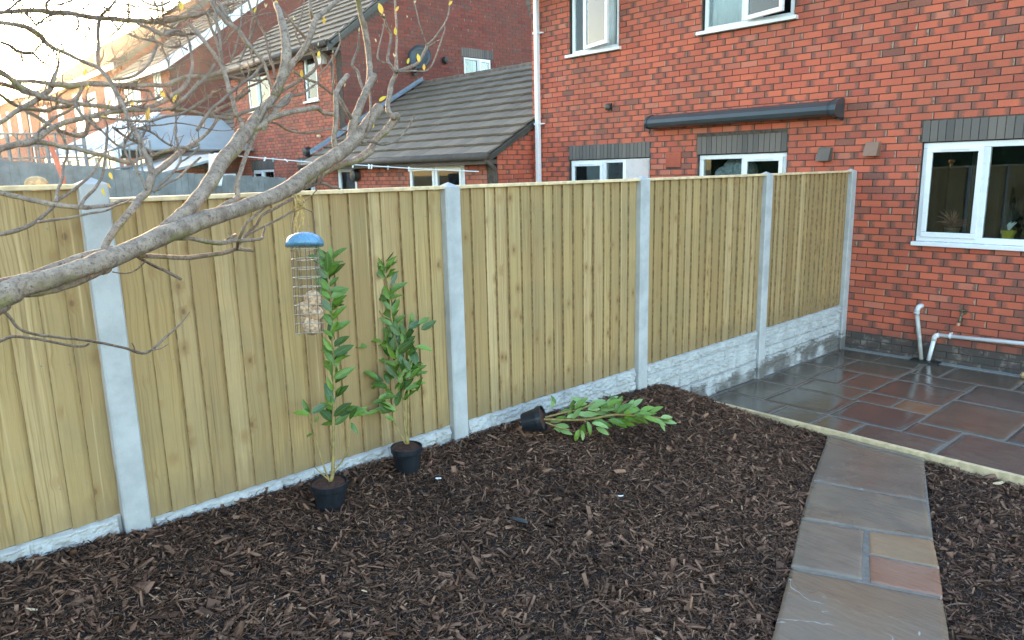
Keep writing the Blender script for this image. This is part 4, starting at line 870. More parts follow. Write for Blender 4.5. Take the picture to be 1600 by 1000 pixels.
# ------------------------------------------------------------------ the bare tree
tree = thing('bare_tree', 'bare winter tree with grey limbs reaching in from the left edge', 'tree', tuple(at(-430, 900, 1.55)[:2]) + (.45,))
def dep(x, y): return 1.72 + .00195 * x + .45 * max(0, (330 - y)) / 330 + .12 * math.sin(x / 95.0 + y / 140.0)
TREEPTS = []
def spl(pts, n=4):
    P = np.array(pts, float); out = []
    for i in range(len(P) - 1):
        p0 = P[max(i-1, 0)]; p1 = P[i]; p2 = P[i+1]; p3 = P[min(i+2, len(P) - 1)]
        for k in range(n):
            t = k / n; out.append(.5 * ((2*p1) + (-p0+p2)*t + (2*p0-5*p1+4*p2-p3)*t*t + (-p0+3*p1-3*p2+p3)*t**3))
    out.append(P[-1]); return np.array(out)
def branch(pts, kind='branch', k=None, wob=.25):
    """pts: (px, py, radius_px)"""
    q = spl(pts, 5); n = len(q); amp = random.uniform(-.10, .10); V = []; R = []
    sd_ = random.randint(0, 9999)
    for i, (x, y, r) in enumerate(q):
        r = max(.45, r); w = (vnoise(i * .7, sd_, 3) - .5) * wob * r; w2 = (vnoise(i * .7, sd_, 8) - .5) * wob * r
        if i in (0, n - 1): w = w2 = 0
        d = dep(x, y) + amp * math.sin(math.pi * i / (n - 1)); V.append(at(x + w, y + w2, d)); R.append(r / FPX * d * (1 + .13 * (vnoise(i * .9, sd_, 5) - .5)))
    TREEPTS.append(q)
    mt = 'bark' if max(p[2] for p in pts) > 3.9 else 'twig'
    o = MB().tube(V, R, k or (16 if max(p[2] for p in pts) > 5 else 8)).build(kind, M[mt], None, smooth=True); return rel(o, tree)
def br(s, *pts):
    """list of x,y with radii interpolated from s=(r0,r1)"""
    n = len(pts); return branch([(p[0], p[1], s[0] + (s[1] - s[0]) * i / (n - 1)) for i, p in enumerate(pts)])
trunkp = [at(-430, 900, 1.55), at(-425, 780, 1.55), at(-380, 680, 1.56), at(-290, 600, 1.6), at(-160, 530, 1.66)]
base = Vector((tree.location.x, tree.location.y, .40))
rel(MB().tube([base, base + Vector((0, 0, .3))] + trunkp[2:] + [at(-60, 492, dep(-60, 492)), at(0, 463, dep(0, 463))], [.13, .10, .078, .066, .056, .044, .036], 18).build('trunk', M['bark'], None, smooth=True), tree)
branch([(-60, 492, 25), (0, 463, 21), (40, 445, 17), (75, 437, 16), (125, 420, 15), (180, 400, 15), (240, 375, 15), (300, 350, 14.5), (350, 334, 12.5), (400, 317, 11.5), (455, 292, 12), (481, 271, 11), (522, 245, 11), (549, 224, 10.5), (572, 196, 9), (592, 168, 8)], wob=.15)
branch([(-20, 448, 9), (43, 431, 5), (90, 415, 6.5), (135, 400, 6.5), (175, 390, 6)]); branch([(10, 462, 6), (40, 458, 6.5), (63, 456, 7), (105, 446, 6.5), (140, 432, 6), (161, 420, 6)])
branch([(455, 298, 7), (481, 283, 7), (517, 263, 5.5), (536, 256, 5.5), (557, 250, 5.5), (577, 237, 6), (584, 224, 4.5), (592, 214, 5), (605, 201, 5.5), (619, 184, 6.5), (616, 181, 5.5)])
branch([(617, 184, 5), (606, 172, 4), (609, 147, 4.2), (612, 130, 4), (619, 113, 3.6), (619, 85, 2), (620, 53, 1.6), (617, -4, 1.8)])
br((2.6, 1.8), (619, 113), (609, 100), (606, 90), (611, 56), (606, 45), (600, 28), (596, 24)); br((1.6, .9), (609, 100), (595, 96), (590, 88), (594, 66), (598, 50), (602, 28), (598, 20))
br((3, 2.2), (621, 112), (640, 105), (653, 98), (665, 78), (667, 70)); br((1.6, .9), (667, 71), (680, 58), (694, 38), (701, 20), (703, -4)); br((1.4, .8), (667, 71), (662, 58), (656, 40), (652, 22), (648, 4))
br((1.6, .9), (625, 112), (645, 111), (665, 111), (676, 100), (684, 80), (690, 62), (695, 46), (694, 38)); br((1.2, .7), (668, 74), (680, 66), (688, 62))
branch([(549, 224, 8), (551, 200, 7), (557, 180, 6.5), (565, 160, 6), (573, 140, 5.5), (580, 127, 5.2), (585, 118, 5)]); branch([(574, 138, 4.5), (577, 120, 4.5), (577, 95, 4.6), (574, 70, 4.6), (570, 45, 5), (564, 25, 4), (558, -5, 4)])
br((2.6, 1.6), (569, 142), (562, 125), (559, 112), (551, 103), (551, 96), (557, 82), (561, 68), (561, 52)); br((1.8, 1.2), (578, 143), (579, 170), (575, 196), (568, 214)); br((2.5, 1.0), (566, 223), (580, 221), (597, 226), (615, 222), (624, 216), (637, 200), (648, 180))
branch([(525, 240, 4.5), (522, 214, 4), (525, 190, 4), (525, 150, 4), (528, 138, 4), (543, 118, 3.8)]); br((3, 3), (528, 150), (537, 165), (545, 178), (551, 190)); br((1.5, .8), (523, 150), (521, 130), (521, 100), (519, 86))
branch([(244, 372, 8), (262, 352, 9), (285, 336, 11), (304, 318, 11), (325, 290, 11), (350, 250, 11), (375, 220, 11.5), (388, 203, 10), (410, 172, 7.5), (425, 156, 7), (432, 143, 6.5)])
branch([(428, 150, 7.5), (440, 122, 7.5), (448, 90, 7.5), (444, 50, 6.5), (437, 22, 5), (431, 6, 4)]); branch([(388, 205, 5), (412, 195, 4.5), (425, 180, 4), (442, 160, 6), (455, 148, 4)])
br((3, 2), (430, 150), (450, 137), (475, 121), (490, 110), (494, 95), (478, 62), (463, 43), (440, 15)); br((2, 1), (455, 150), (470, 147), (483, 139), (496, 128), (498, 118), (512, 102), (530, 72), (531, 56))
br((1.8, 2), (458, 111), (478, 123), (496, 130), (510, 140), (522, 150)); branch([(408, 203, 6), (418, 188, 5), (437, 180, 4.5), (460, 174, 4), (480, 171, 4), (496, 169, 4), (505, 176, 3), (521, 179, 3)])
branch([(330, 334, 4), (348, 322, 4.5), (370, 309, 4.5), (370, 294, 4), (372, 280, 3.5), (385, 240, 3.6), (396, 213, 4), (405, 196, 3.5), (416, 178, 3), (428, 158, 3), (430, 146, 3)])
branch([(160, 424, 6), (168, 419, 6.5), (163, 405, 5.8), (166, 382, 5.5), (180, 359, 5.5), (202, 332, 5.8), (217, 313, 6), (230, 300, 5.5), (234, 285, 6), (240, 270, 5.5)])
branch([(238, 272, 5), (234, 256, 4.5), (226, 238, 4.2), (220, 223, 4), (214, 208, 4), (205, 195, 4), (195, 172, 3.8), (185, 150, 3.8), (175, 133, 3.8), (165, 118, 3.5), (150, 104, 3), (130, 96, 3), (100, 82, 3), (80, 73, 3.2), (66, 61, 4)])
branch([(240, 272, 5), (247, 266, 5), (258, 258, 5), (270, 248, 4.5), (282, 238, 4), (300, 226, 3), (318, 213, 2.5), (332, 198, 2.2), (340, 184, 2.2)])
branch([(-30, 24, 3), (0, 20, 3), (30, 17, 3.4), (60, 16, 3.8), (85, 20, 4.2), (105, 20, 4), (125, 24, 3.8), (150, 28, 4), (170, 29, 4), (200, 32, 3.8), (230, 33, 4), (255, 33, 4), (275, 29, 3.8), (290, 26, 3.5), (320, 20, 3.4), (333, 15, 3), (350, 8, 2.5), (372, 3, 2)])
branch([(-30, 30, 3), (0, 35, 3.4), (20, 38, 3.6), (40, 42, 4.2), (55, 50, 4.6), (68, 62, 4.2)]); branch([(-20, 64, 2), (0, 66, 2.2), (15, 71, 2.6), (25, 79, 3), (40, 83, 2.6), (52, 84, 2.2), (65, 96, 1.8), (78, 103, 1.6), (90, 105, 1.3)])
branch([(-30, 98, 3), (0, 111, 3.4), (15, 122, 4), (30, 135, 5), (50, 145, 4.6), (65, 151, 4.2), (80, 154, 4), (110, 161, 3.6), (140, 164, 3.4), (175, 168, 3.4), (200, 172, 3), (230, 172, 2.8), (270, 170, 2.6), (306, 175, 2.2)])
branch([(-30, 128, 4), (0, 131, 4), (25, 137, 4), (40, 144, 3.6), (55, 148, 3)]); branch([(-10, 110, 3), (25, 126, 3), (50, 127, 3.2), (80, 131, 3.8), (110, 134, 4.6), (130, 131, 4.2), (160, 131, 4), (185, 133, 4), (210, 133, 3.8), (240, 133, 3.4), (258, 133, 3.2), (275, 126, 3.2), (290, 120, 3), (310, 119, 2.8), (325, 119, 2.8), (345, 111, 2.5)])
branch([(-20, 203, 3), (0, 192, 3.2), (20, 178, 3.5), (35, 168, 4), (55, 157, 4), (70, 147, 4.2), (79, 138, 4), (83, 125, 3.4), (89, 110, 2.6), (92, 95, 1.8), (93, 82, 1.2)])
br((2.5, 3), (-15, 138), (0, 148), (15, 159), (30, 167), (45, 176), (65, 187), (80, 197)); branch([(35, 169, 3), (55, 171, 3), (72, 173, 3.2), (88, 168, 3.2), (105, 166, 3.4), (115, 159, 4), (123, 148, 3.2), (130, 134, 2.2)])
branch([(-30, 246, 5), (0, 233, 5), (20, 227, 5), (45, 222, 5.4), (62, 213, 5), (75, 204, 4.5), (90, 196, 4), (105, 190, 4), (120, 187, 4), (145, 181, 4), (165, 177, 3.4), (190, 173, 3.4), (215, 170, 3.4), (240, 165, 3.4), (260, 155, 3.8), (280, 143, 3.8), (292, 130, 3.5), (299, 112, 2.6), (301, 98, 2)])
br((3, 1.5), (54, 218), (58, 210), (69, 199), (80, 187), (100, 177), (120, 166), (140, 158), (148, 153)); branch([(56, 222, 4), (80, 225, 3.5), (100, 230, 3.5), (120, 232, 3.4), (140, 238, 3.4), (165, 244, 3.4), (185, 251, 3.2), (205, 254, 3), (215, 249, 2.6), (237, 243, 2.4), (248, 239, 2.6), (262, 235, 2.6), (280, 230, 2.6), (297, 231, 2.2), (312, 225, 1.8)])
br((2.8, 3), (88, 201), (100, 207), (112, 211), (125, 213), (134, 209), (136, 199), (142, 188)); branch([(-20, 296, 4), (0, 301, 4), (30, 308, 4), (60, 315, 4), (90, 320, 4), (125, 324, 3.8), (150, 323, 3), (172, 320, 3), (187, 314, 2.5), (210, 312, 1.5)])
br((2.8, 1.8), (127, 321), (132, 311), (144, 299), (152, 289), (160, 274), (163, 255), (166, 228), (167, 213), (168, 198)); branch([(-20, 368, 3.4), (0, 366, 3.4), (30, 359, 3.4), (55, 347, 3.2), (81, 325, 3), (90, 313, 2.8), (112, 299, 2.4), (135, 280, 2.2), (145, 270, 2), (152, 258, 1.8), (159, 246, 1.5)])
br((2.2, 1.3), (60, 347), (82, 344), (105, 341), (138, 334), (165, 329), (182, 321), (197, 316), (206, 310)); br((2.8, 1.1), (88, 314), (90, 297), (97, 280), (99, 260), (104, 245), (105, 232), (97, 214), (88, 203))
branch([(-10, 478, 3), (12, 492, 2.4), (28, 512, 2.2), (50, 521, 2.2), (90, 527, 2.2), (122, 530, 2), (154, 535, 2), (196, 544, 2), (218, 551, 2.6), (235, 548, 2.2), (262, 524, 1.8), (280, 508, 1.5), (297, 487, .8)]); br((3, 1.6), (-15, 536), (0, 533), (21, 526), (60, 530), (105, 539), (130, 541), (140, 536)); br((1.2, .8), (236, 547), (250, 545), (262, 538)); br((1.1, .8), (211, 548), (209, 541), (206, 536))
branch([(205, 400, 4), (220, 399, 3.8), (250, 401, 3.6), (286, 403, 3.8), (320, 399, 3.6), (350, 395, 3.4), (370, 389, 3.2), (396, 392, 2.2)]); br((2.6, 1.8), (370, 389), (374, 372), (386, 348), (402, 334), (418, 321)); branch([(262, 372, 4), (280, 372, 3.6), (300, 373, 3.4), (320, 377, 3.6), (345, 380, 3.6), (366, 376, 3.2), (380, 376, 3), (408, 373, 2.2), (411, 366, 1.6), (416, 350, 1.3)]); br((2.6, 2.8), (352, 377), (368, 367))
br((2.2, 2.6), (370, 385), (385, 366), (400, 352), (410, 336), (430, 325), (447, 316), (458, 310), (461, 303)); br((1.6, 1.7), (374, 382), (385, 369), (400, 360), (416, 352), (436, 342), (457, 330)); br((2.4, 2.6), (216, 402), (240, 415), (262, 425), (282, 436)); br((1.4, 1.0), (228, 407), (214, 421), (197, 427), (176, 425))
br((3.4, 1.5), (474, 294), (490, 289), (504, 286), (518, 292), (531, 295)); br((1.3, .8), (500, 286), (504, 278), (508, 271)); br((1, .8), (474, 316), (486, 306), (500, 292)); br((1.2, .8), (494, 286), (497, 272), (499, 264))
branch([(458, 98, 4.5), (470, 84, 4.6), (481, 66, 4.6), (489, 42, 4.6), (496, 27, 4.4), (512, 14, 4), (528, 0, 3.6), (536, -8, 3)]); br((2.6, 2.2), (489, 32), (485, 15), (484, -5)); branch([(432, 142, 5), (440, 128, 4.5), (452, 108, 4.5), (462, 93, 4.5)])
branch([(326, -6, 3.6), (333, 5, 4), (342, 19, 4.2), (352, 32, 4.2), (365, 42, 4), (376, 52, 3.6), (385, 66, 3.4), (395, 77, 3.2), (405, 89, 3), (413, 100, 2.6), (418, 115, 2.3), (422, 130, 2.2), (428, 142, 2)]); br((2.6, 2.4), (336, -4), (348, 14), (356, 27), (364, 39)); br((1.8, 2.1), (386, -8), (393, 18), (402, 33), (413, 52), (417, 68), (421, 88), (428, 110), (430, 140))
branch([(291, 36, 2.5), (301, 42, 3), (312, 56, 3.1), (325, 72, 3.1), (337, 88, 3.3), (347, 104, 3.5), (354, 123, 3.5), (358, 142, 3.4), (364, 157, 3.4), (368, 175, 3.4), (375, 188, 3.4), (381, 203, 4)])
br((1.7, 2), (328, -4), (337, 20), (340, 42), (344, 65), (346, 85), (349, 104)); br((1.8, 2.6), (322, 18), (328, 38), (335, 55), (341, 74), (347, 98))
for s, *p in (((3, 2), (296, 146), (303, 140), (312, 130), (325, 117), (335, 101)), ((2, 1.7), (296, 170), (315, 159), (328, 150), (334, 142), (348, 140), (358, 143)), ((2.8, 2), (308, 204), (322, 182), (333, 168), (347, 157), (360, 145), (380, 129), (395, 119), (410, 101)),
    ((2.8, 2.6), (303, 174), (320, 180), (340, 183), (358, 185), (372, 179), (390, 173), (406, 168)), ((2, 1.6), (364, 157), (375, 147), (385, 137), (398, 132), (420, 120)), ((2, 1.7), (360, 146), (376, 133), (397, 120), (417, 113)), ((2.6, 2.2), (328, 181), (345, 169), (360, 162), (374, 154), (390, 141)),
    ((1.2, 1.2), (212, 133), (240, 117), (268, 106), (281, 103)), ((2.2, 1.8), (193, 137), (220, 140), (234, 143), (237, 150), (248, 161)), ((1.6, 2), (150, 183), (180, 186), (210, 189), (235, 189), (260, 182), (285, 177), (312, 160)), ((1.6, 2.2), (272, 168), (275, 185), (274, 208), (279, 230), (282, 250), (270, 270), (250, 289), (240, 300)),
    ((2.6, 2.6), (312, 127), (295, 147), (280, 160), (268, 172)), ((1.8, 1.4), (312, 230), (295, 245), (281, 254)), ((1.8, 1.8), (313, 246), (296, 261), (280, 277), (268, 283), (254, 291), (246, 297)), ((1.4, 2.3), (156, 201), (167, 213), (180, 225), (193, 232), (198, 242), (206, 254), (215, 268), (228, 295)),
    ((1.6, 1.6), (211, 199), (198, 218), (193, 232)), ((1.6, 1.6), (231, 198), (223, 212), (219, 224), (215, 232), (214, 246), (215, 272)), ((2, 1.8), (177, 199), (195, 213), (212, 222), (225, 230), (241, 240)), ((1.8, 1.7), (212, 200), (230, 204), (241, 209), (253, 219), (268, 228)),
    ((1.8, 2), (216, -3), (235, 7), (250, 9), (266, 2)), ((1.4, 1.3), (193, 6), (214, 10), (226, 11)), ((1.7, 2.2), (234, 25), (245, 35), (260, 40), (280, 48), (290, 55), (296, 68), (300, 92), (301, 112)), ((3, 2.2), (216, 37), (235, 45), (254, 55), (266, 50), (280, 47)), ((2.2, 1.8), (250, 54), (280, 54), (307, 53)),
    ((1.4, 1.3), (259, 58), (280, 71), (293, 78)), ((2, 1.6), (201, 54), (220, 60), (250, 67), (265, 74), (281, 72)), ((1.4, 1.2), (252, 70), (260, 90), (264, 102)), ((2, 2.4), (246, 68), (240, 85), (232, 100), (220, 112), (206, 120), (190, 123), (178, 124)), ((1, 1), (166, 96), (200, 95), (223, 95)),
    ((2.4, 1.6), (158, 24), (175, 8), (182, -3)), ((1.4, 1.2), (201, 30), (201, -3)), ((1.8, 1.4), (174, 32), (184, 45), (178, 52), (170, 60)), ((1.6, 1.5), (193, 36), (185, 46)), ((1.8, 1.6), (247, 31), (246, 15), (240, -2)), ((1.8, 1.6), (255, 26), (253, 5), (254, -3)), ((1.7, 1.4), (233, 13), (246, 16), (262, 17), (275, 11), (281, 8)),
    ((1.4, 1.6), (18, -3), (30, 13), (48, 29), (57, 41)), ((.9, .9), (27, -2), (38, 13), (44, 20)), ((2, 1.7), (74, 17), (73, 6), (80, -3)), ((1.1, .9), (73, 6), (52, 4), (38, -1)), ((1.6, 1.7), (82, 23), (70, 29), (58, 38)), ((2, 1.3), (120, 25), (123, 38), (119, 50)), ((3, 2.8), (156, 29), (153, 48), (154, 66), (153, 84), (153, 104)),
    ((1.3, 1.2), (141, 44), (135, 57), (130, 66)), ((1.3, 1.2), (66, 67), (58, 76), (52, 84)), ((1.2, 1), (80, 76), (76, 87), (67, 97)), ((1, .9), (83, 76), (90, 92)), ((1.3, 1), (32, 83), (34, 92), (40, 105), (55, 116), (70, 122)), ((1, .9), (15, 23), (25, 30), (38, 34)), ((2.4, 1.8), (262, 150), (270, 160), (284, 172)),
    ((2.2, 1.6), (375, 96), (390, 60), (402, 34)), ((1.5, 1), (360, 98), (372, 60), (378, 20), (375, -5)), ((1.6, 1), (470, 70), (462, 50), (470, 30), (474, 8), (476, -4)), ((1.5, 1), (500, 108), (503, 92), (498, 80), (486, 68)), ((1.6, 1.2), (398, 100), (391, 80), (392, 45), (398, 20), (404, -4)), ((1.4, 1), (530, 70), (524, 86), (512, 101)),
    ((2.2, 1.5), (414, 172), (424, 166), (440, 166), (452, 158), (454, 145)), ((2.4, 2), (120, 155), (118, 165), (128, 180), (140, 190), (157, 203)), ((2, 1.8), (180, 172), (200, 160), (222, 158), (240, 155), (250, 152))):
    br(s, *p)
for k in range(62):
    q = random.choice(TREEPTS[12:]); i = random.randrange(len(q)); x, y, r = q[i]
    if y > 225 or x > 455 or (x > 330 and k % 3): continue
    a = random.uniform(-2.9, -.1) if random.random() < .6 else random.uniform(-.6, .5); n_ = random.randint(4, 8); st = random.uniform(12, 24); p = [(x, y)]
    for j in range(n_): a += random.uniform(-.42, .42); x += math.cos(a) * st; y += math.sin(a) * st * .8; p.append((x, min(y, 285)))
    r0 = min(r * .8, random.uniform(1.0, 2.4)); br((r0, r0 * .45), *p)
# twigs sprouting from the traced limbs
tw = MB(); cnt = 0; GK = {}; tries = 0
while cnt < 640 and tries < 60000:
    tries += 1
    q = random.choice(TREEPTS); i = random.randrange(len(q)); x, y, r = q[i]
    if y > 235 or x > 470 or random.random() < (.55 if x > 330 else 0): continue
    gk = (int(x / 22), int(y / 22)); GK[gk] = GK.get(gk, 0) + 1
    if GK[gk] > 7: continue
    if y > 300: continue
    a = random.uniform(-2.6, -.5) if random.random() < .75 else random.uniform(-math.pi, math.pi); L = random.uniform(9, 48); d0 = dep(x, y); dd_ = random.uniform(-.15, .15); pts = []; rr_ = []; r0 = random.uniform(.55, 1.1)
    for k in range(5):
        t = k / 4; pts.append(at(x, y, d0 + dd_ * t)); rr_.append(max(.35, r0 * (1 - .55 * t)) / FPX * d0); a += random.uniform(-.5, .5); x += math.cos(a) * L / 4; y += math.sin(a) * L / 4
    tw.tube(pts, rr_, 4); cnt += 1
rel(tw.build('twigs', M['twig'], None, kind='stuff', smooth=True), tree)

def leaf_mesh(name, mat, w=.36, curl=.25, fold=.2, n=7):
    me = MB(); rows = []
    for i in range(n + 1):
        t = i / n; wd = w * .5 * (math.sin(math.pi * min(1, t ** .85)) ** .75 if 0 < t < 1 else 0.02); z = -curl * t * t
        for s_ in (-1, 0, 1): me.v.append((s_ * wd, t, z + abs(s_) * fold * wd))
    for i in range(n):
        for j in range(2):
            a = i * 3 + j; me.f.append((a, a + 1, a + 4, a + 3)); me.r.append(0); me.uv[len(me.f) - 1] = [(j * .5, i / n), (j * .5 + .5, i / n), (j * .5 + .5, (i+1) / n), (j * .5, (i+1) / n)]
    m = me.mesh(name, smooth=True); m.materials.append(mat); return m
yl = leaf_mesh('leaf', M['yleaf'], .42, .1, .25)
def put_leaf(me, parent, p, d, nrm, size, name='leaf'):
    y = Vector(d).normalized(); z = Vector(nrm); x = y.cross(z).normalized(); z = x.cross(y)
    o = bpy.data.objects.new(name, me); COL.objects.link(o); o.parent = parent
    mw = Matrix.Translation(p) @ Matrix((x, y, z)).transposed().to_4x4() @ Matrix.Scale(size, 4)
    o.matrix_local = Matrix.Translation(-Vector(parent.location)) @ mw; return o
for (x, y, L, a) in ((231, 190, 23, -90), (209, 166, 13, -120), (170, 21, 14, -80), (284, 16, 17, -100), (597, 22, 19, -105), (507, 38, 13, -95), (434, 8, 9, -110), (397, 20, 9, -70), (619, 55, 13, -100), (472, 121, 13, -95), (592, 158, 14, -35), (583, 200, 12, -100), (497, 90, 11, -80), (136, 142, 12, -85),
    (133, 120, 14, -85), (171, 269, 12, 70), (168, 286, 9, 60), (160, 294, 12, 75), (637, 100, 10, -80), (655, 97, 14, -100), (663, 110, 11, -95), (701, 8, 9, -50), (618, 18, 10, -60), (171, 164, 9, -90), (157, 182, 10, 10), (258, 152, 14, -125), (271, 160, 14, -70)):
    p = at(x, y, dep(x, y) - .02); A = rad(a); d = RR * math.cos(A) - UU * math.sin(A); put_leaf(yl, tree, p, d, -FW + RR * random.uniform(-.4, .4), L / FPX * dep(x, y))
bd = MB().lathe([(.02, 0), (.10, .25), (.13, .5), (.08, .8), (.01, 1)], k=6).mesh('bud', smooth=True); bd.materials.append(M['bud'])
for (x, y) in ((648, 6), (636, 28), (588, 66), (561, 50), (520, 84), (497, 72), (460, 32), (484, 42), (462, 100), (500, 60), (522, 132), (538, 136), (442, 96), (334, 34), (380, 12), (415, 12), (530, 56), (617, 90), (600, 26), (579, 150), (338, 170), (213, 163), (255, 145), (90, 86), (190, 20)):
    for k in range(2):
        a = rad(random.uniform(-115, -65)); p = at(x, y, dep(x, y)); d = RR * math.cos(a) - UU * math.sin(a); q = d.to_track_quat('Z', 'Y').to_matrix().to_4x4()
        o = bpy.data.objects.new('bud', bd); COL.objects.link(o); o.parent = tree; o.matrix_local = Matrix.Translation(p - tree.location) @ q @ Matrix.Scale(random.uniform(4, 8) / FPX * dep(x, y), 4)

# ------------------------------------------------------------------ bird feeder with fat balls
fd = 2.42; top = at(476, 381, fd); bot = at(484, 520, fd); axis = (bot - top); H = .30; cx, cy = (top.x + bot.x) / 2, (top.y + bot.y) / 2; fz = top.z - .02
fe = thing('bird_feeder', 'hanging wire bird feeder with a blue domed lid holding fat balls', 'bird feeder', (cx, cy, fz - .30)); Rf = 21 / FPX * fd
ax = Vector((bot - top)).normalized(); q = (-ax).to_track_quat('Z', 'Y')
def fr(o): o.parent = fe; o.rotation_mode = 'QUATERNION'; o.rotation_quaternion = q; o.location = top - Vector(fe.location); return o
HL = (bot - top).length
fr(MB().lathe([(29 / FPX * fd, -.008), (30 / FPX * fd, .0), (28 / FPX * fd, .012), (23 / FPX * fd, .025), (13 / FPX * fd, .036), (.004, .040)], k=28).build('lid', M['blue_lid'], None, smooth=True))
for k in range(10):
    z = -.02 - (HL - .02) * k / 9; fr(MB().tube([(Rf * math.cos(a) , Rf * math.sin(a), z) for a in np.linspace(0, 2 * math.pi, 29)], .0018, 5).build('ring', M['ringm'], None))
for k in range(9):
    a = k * 2 * math.pi / 9 + .3; fr(MB().tube([(Rf * math.cos(a), Rf * math.sin(a), .0), (Rf * math.cos(a), Rf * math.sin(a), -HL)], .0015, 5).build('wire', M['wire'], None))
fr(MB().lathe([(Rf, -HL - .002), (Rf, -HL + .001), (.002, -HL + .001)], k=24).build('base', M['wire'], None))
hp = [top + q @ Vector((s_ * 17 / FPX * fd, 0, .02 + h)) for s_, h in ((-1, 0), (-1, .055), (-.8, .085), (0, .10), (.75, .085), (1, .05), (1.08, 0))]
hh = MB().tube([Vector(p) - Vector(fe.location) for p in hp], .0016, 6).build('handle', M['wire'], None); hh.parent = fe
kn = at(470, 322, fd); m = MB()
for k in range(9):
    pts = [at(464 + random.uniform(-6, 9), 303, fd + .0)] ; 
    for j in range(5): pts.append(kn + RR * random.gauss(0, .009) + UU * random.gauss(0, .012) + FW * random.gauss(0, .008))
    m.tube([p - Vector(fe.location) for p in pts], .0013, 4)
for k in range(6):
    x = 458 + k * 3.5; L = random.uniform(20, 55); m.tube([kn - Vector(fe.location), at(x + random.uniform(-4, 4), 322 + L * .5, fd) - Vector(fe.location), at(x + random.uniform(-3, 3), 322 + L, fd) - Vector(fe.location)], .0013, 4)
hh = m.build('twine', M['twine'], None); hh.parent = fe
for (x, y, r, lb) in ((489, 467, 13.5, 'topmost crumbly fat ball in the hanging feeder'), (477, 483, 12.5, 'fat ball on the left of the hanging feeder, second from top'), (494, 489, 11.5, 'fat ball against the right of the feeder cage'), (480, 500, 10.5, 'small worn fat ball low on the left of the feeder'), (487, 510, 14, 'large bottom fat ball in the hanging feeder')):
    n1, n2 = 16, 24; th = np.linspace(0, math.pi, n1); ph = np.linspace(0, 2 * math.pi, n2); T, Pp = np.meshgrid(th, ph, indexing='ij'); rr_ = r / FPX * fd * (.93 + .13 * fbm(T * 5 + x, np.cos(Pp) * 4 + y, 3))
    c = at(x, y, fd + random.uniform(-.008, .008)); P = np.stack([c.x + rr_ * np.sin(T) * np.cos(Pp), c.y + rr_ * np.sin(T) * np.sin(Pp), c.z + rr_ * np.cos(T)], -1)
    tag(new_obj('fat_ball', grid_mesh('fat_ball', P), None, M['suet']), lb, 'fat ball', 'fat balls in the feeder')

# ------------------------------------------------------------------ three potted laurels
LF = [leaf_mesh('leaf', M['leaf'], .36, .3, .45), leaf_mesh('leaf', M['leaf_dark'], .42, .12, .2), leaf_mesh('leaf', M['leaf'], .34, .35, .35)]; LP = [leaf_mesh('leaf', M['leaf_pale'], .42, .15, .2), leaf_mesh('leaf', M['leaf_pale'], .36, .3, .3)]
def pot_mesh(r=.085, h=.145):
    return MB().lathe([(r * .74, 0), (r * .95, h - .035), (r * 1.02, h - .033), (r * 1.04, h), (r * .98, h), (r * .93, h - .03), (r * .6, h - .03)], k=28).mesh('pot', smooth=False)
def laurel(label, base, d, stems, leaves, rp=.085, hp_=.145):
    t = thing('potted_laurel', label, 'plant', base)
    o = new_obj('pot', pot_mesh(rp, hp_), t, M['pot']); o.modifiers.new('b', 'BEVEL').width = .002
    n = 20; P = np.zeros((8, n, 3)); 
    for i in range(8):
        for j in range(n):
            a = 2 * math.pi * j / (n - 1); r = rp * .95 * i / 7; P[i, j] = (r * math.cos(a), r * math.sin(a), hp_ - .02 + .012 * (vnoise(i * 1.3, math.cos(a) * 3 + 9, 4)))
    new_obj('soil', grid_mesh('soil', P), t, M['soil'])
    for s in stems:
        q = spl([(x, y, r) for x, y, r in s], 4); m = MB().tube([at(x, y, d) - Vector(base) for x, y, r in q], [max(.6, r) / FPX * d for x, y, r in q], 7); new_obj('stem', m.mesh('stem', smooth=True), t, M['stem'])
    for (x, y, L, a, k) in leaves:
        A = rad(a); dep_ = d + random.uniform(-.05, .05); dir_ = RR * math.cos(A) - UU * math.sin(A) + FW * random.uniform(-.5, .5); nr = -FW * .8 + UU * .5 + RR * random.uniform(-.8, .8)
        put_leaf(LF[k], t, at(x, y, dep_), dir_, nr, L / FPX * d * .92)
    return t
def auto_leaves(stem, t0, t1, n, L0, L1, spread=(20, 75)):
    q = spl(stem, 8); out = []
    for i in range(n):
        t = t0 + (t1 - t0) * i / max(1, n - 1); j = min(len(q) - 1, int(t * (len(q) - 1))); x, y, _ = q[j]; s_ = 1 if i % 2 else -1
        a = -90 + s_ * random.uniform(*spread); out.append((x + random.uniform(-1, 1), y, random.uniform(L0, L1), a, random.choice((0, 0, 1, 2))))
    return out
def pot_base(px, py, z): 
    dvec = FW + RR * ((px - 800) / FPX) - UU * ((py - 500) / FPX); t = (z - CAM.z) / dvec.z; return CAM + dvec * t
b1 = pot_base(517, 790, .385); d1 = (b1 - CAM).dot(FW); s1 = [(517, 752, 3.2), (520, 735, 3.2), (521, 700, 2.8), (521, 664, 2.6), (522, 591, 2.2), (520, 534, 2), (517, 472, 1.6), (512, 430, 1.3), (515, 408, 1)]
s1b = [(516, 755, 1.6), (504, 722, 1.4), (492, 680, 1.3), (483, 645, 1)]; s1c = [(520, 738, 1.4), (535, 720, 1.3), (545, 694, 1.2), (547, 652, 1)]; s1d = [(517, 752, 1.2), (500, 738, 1), (492, 730, .7)]
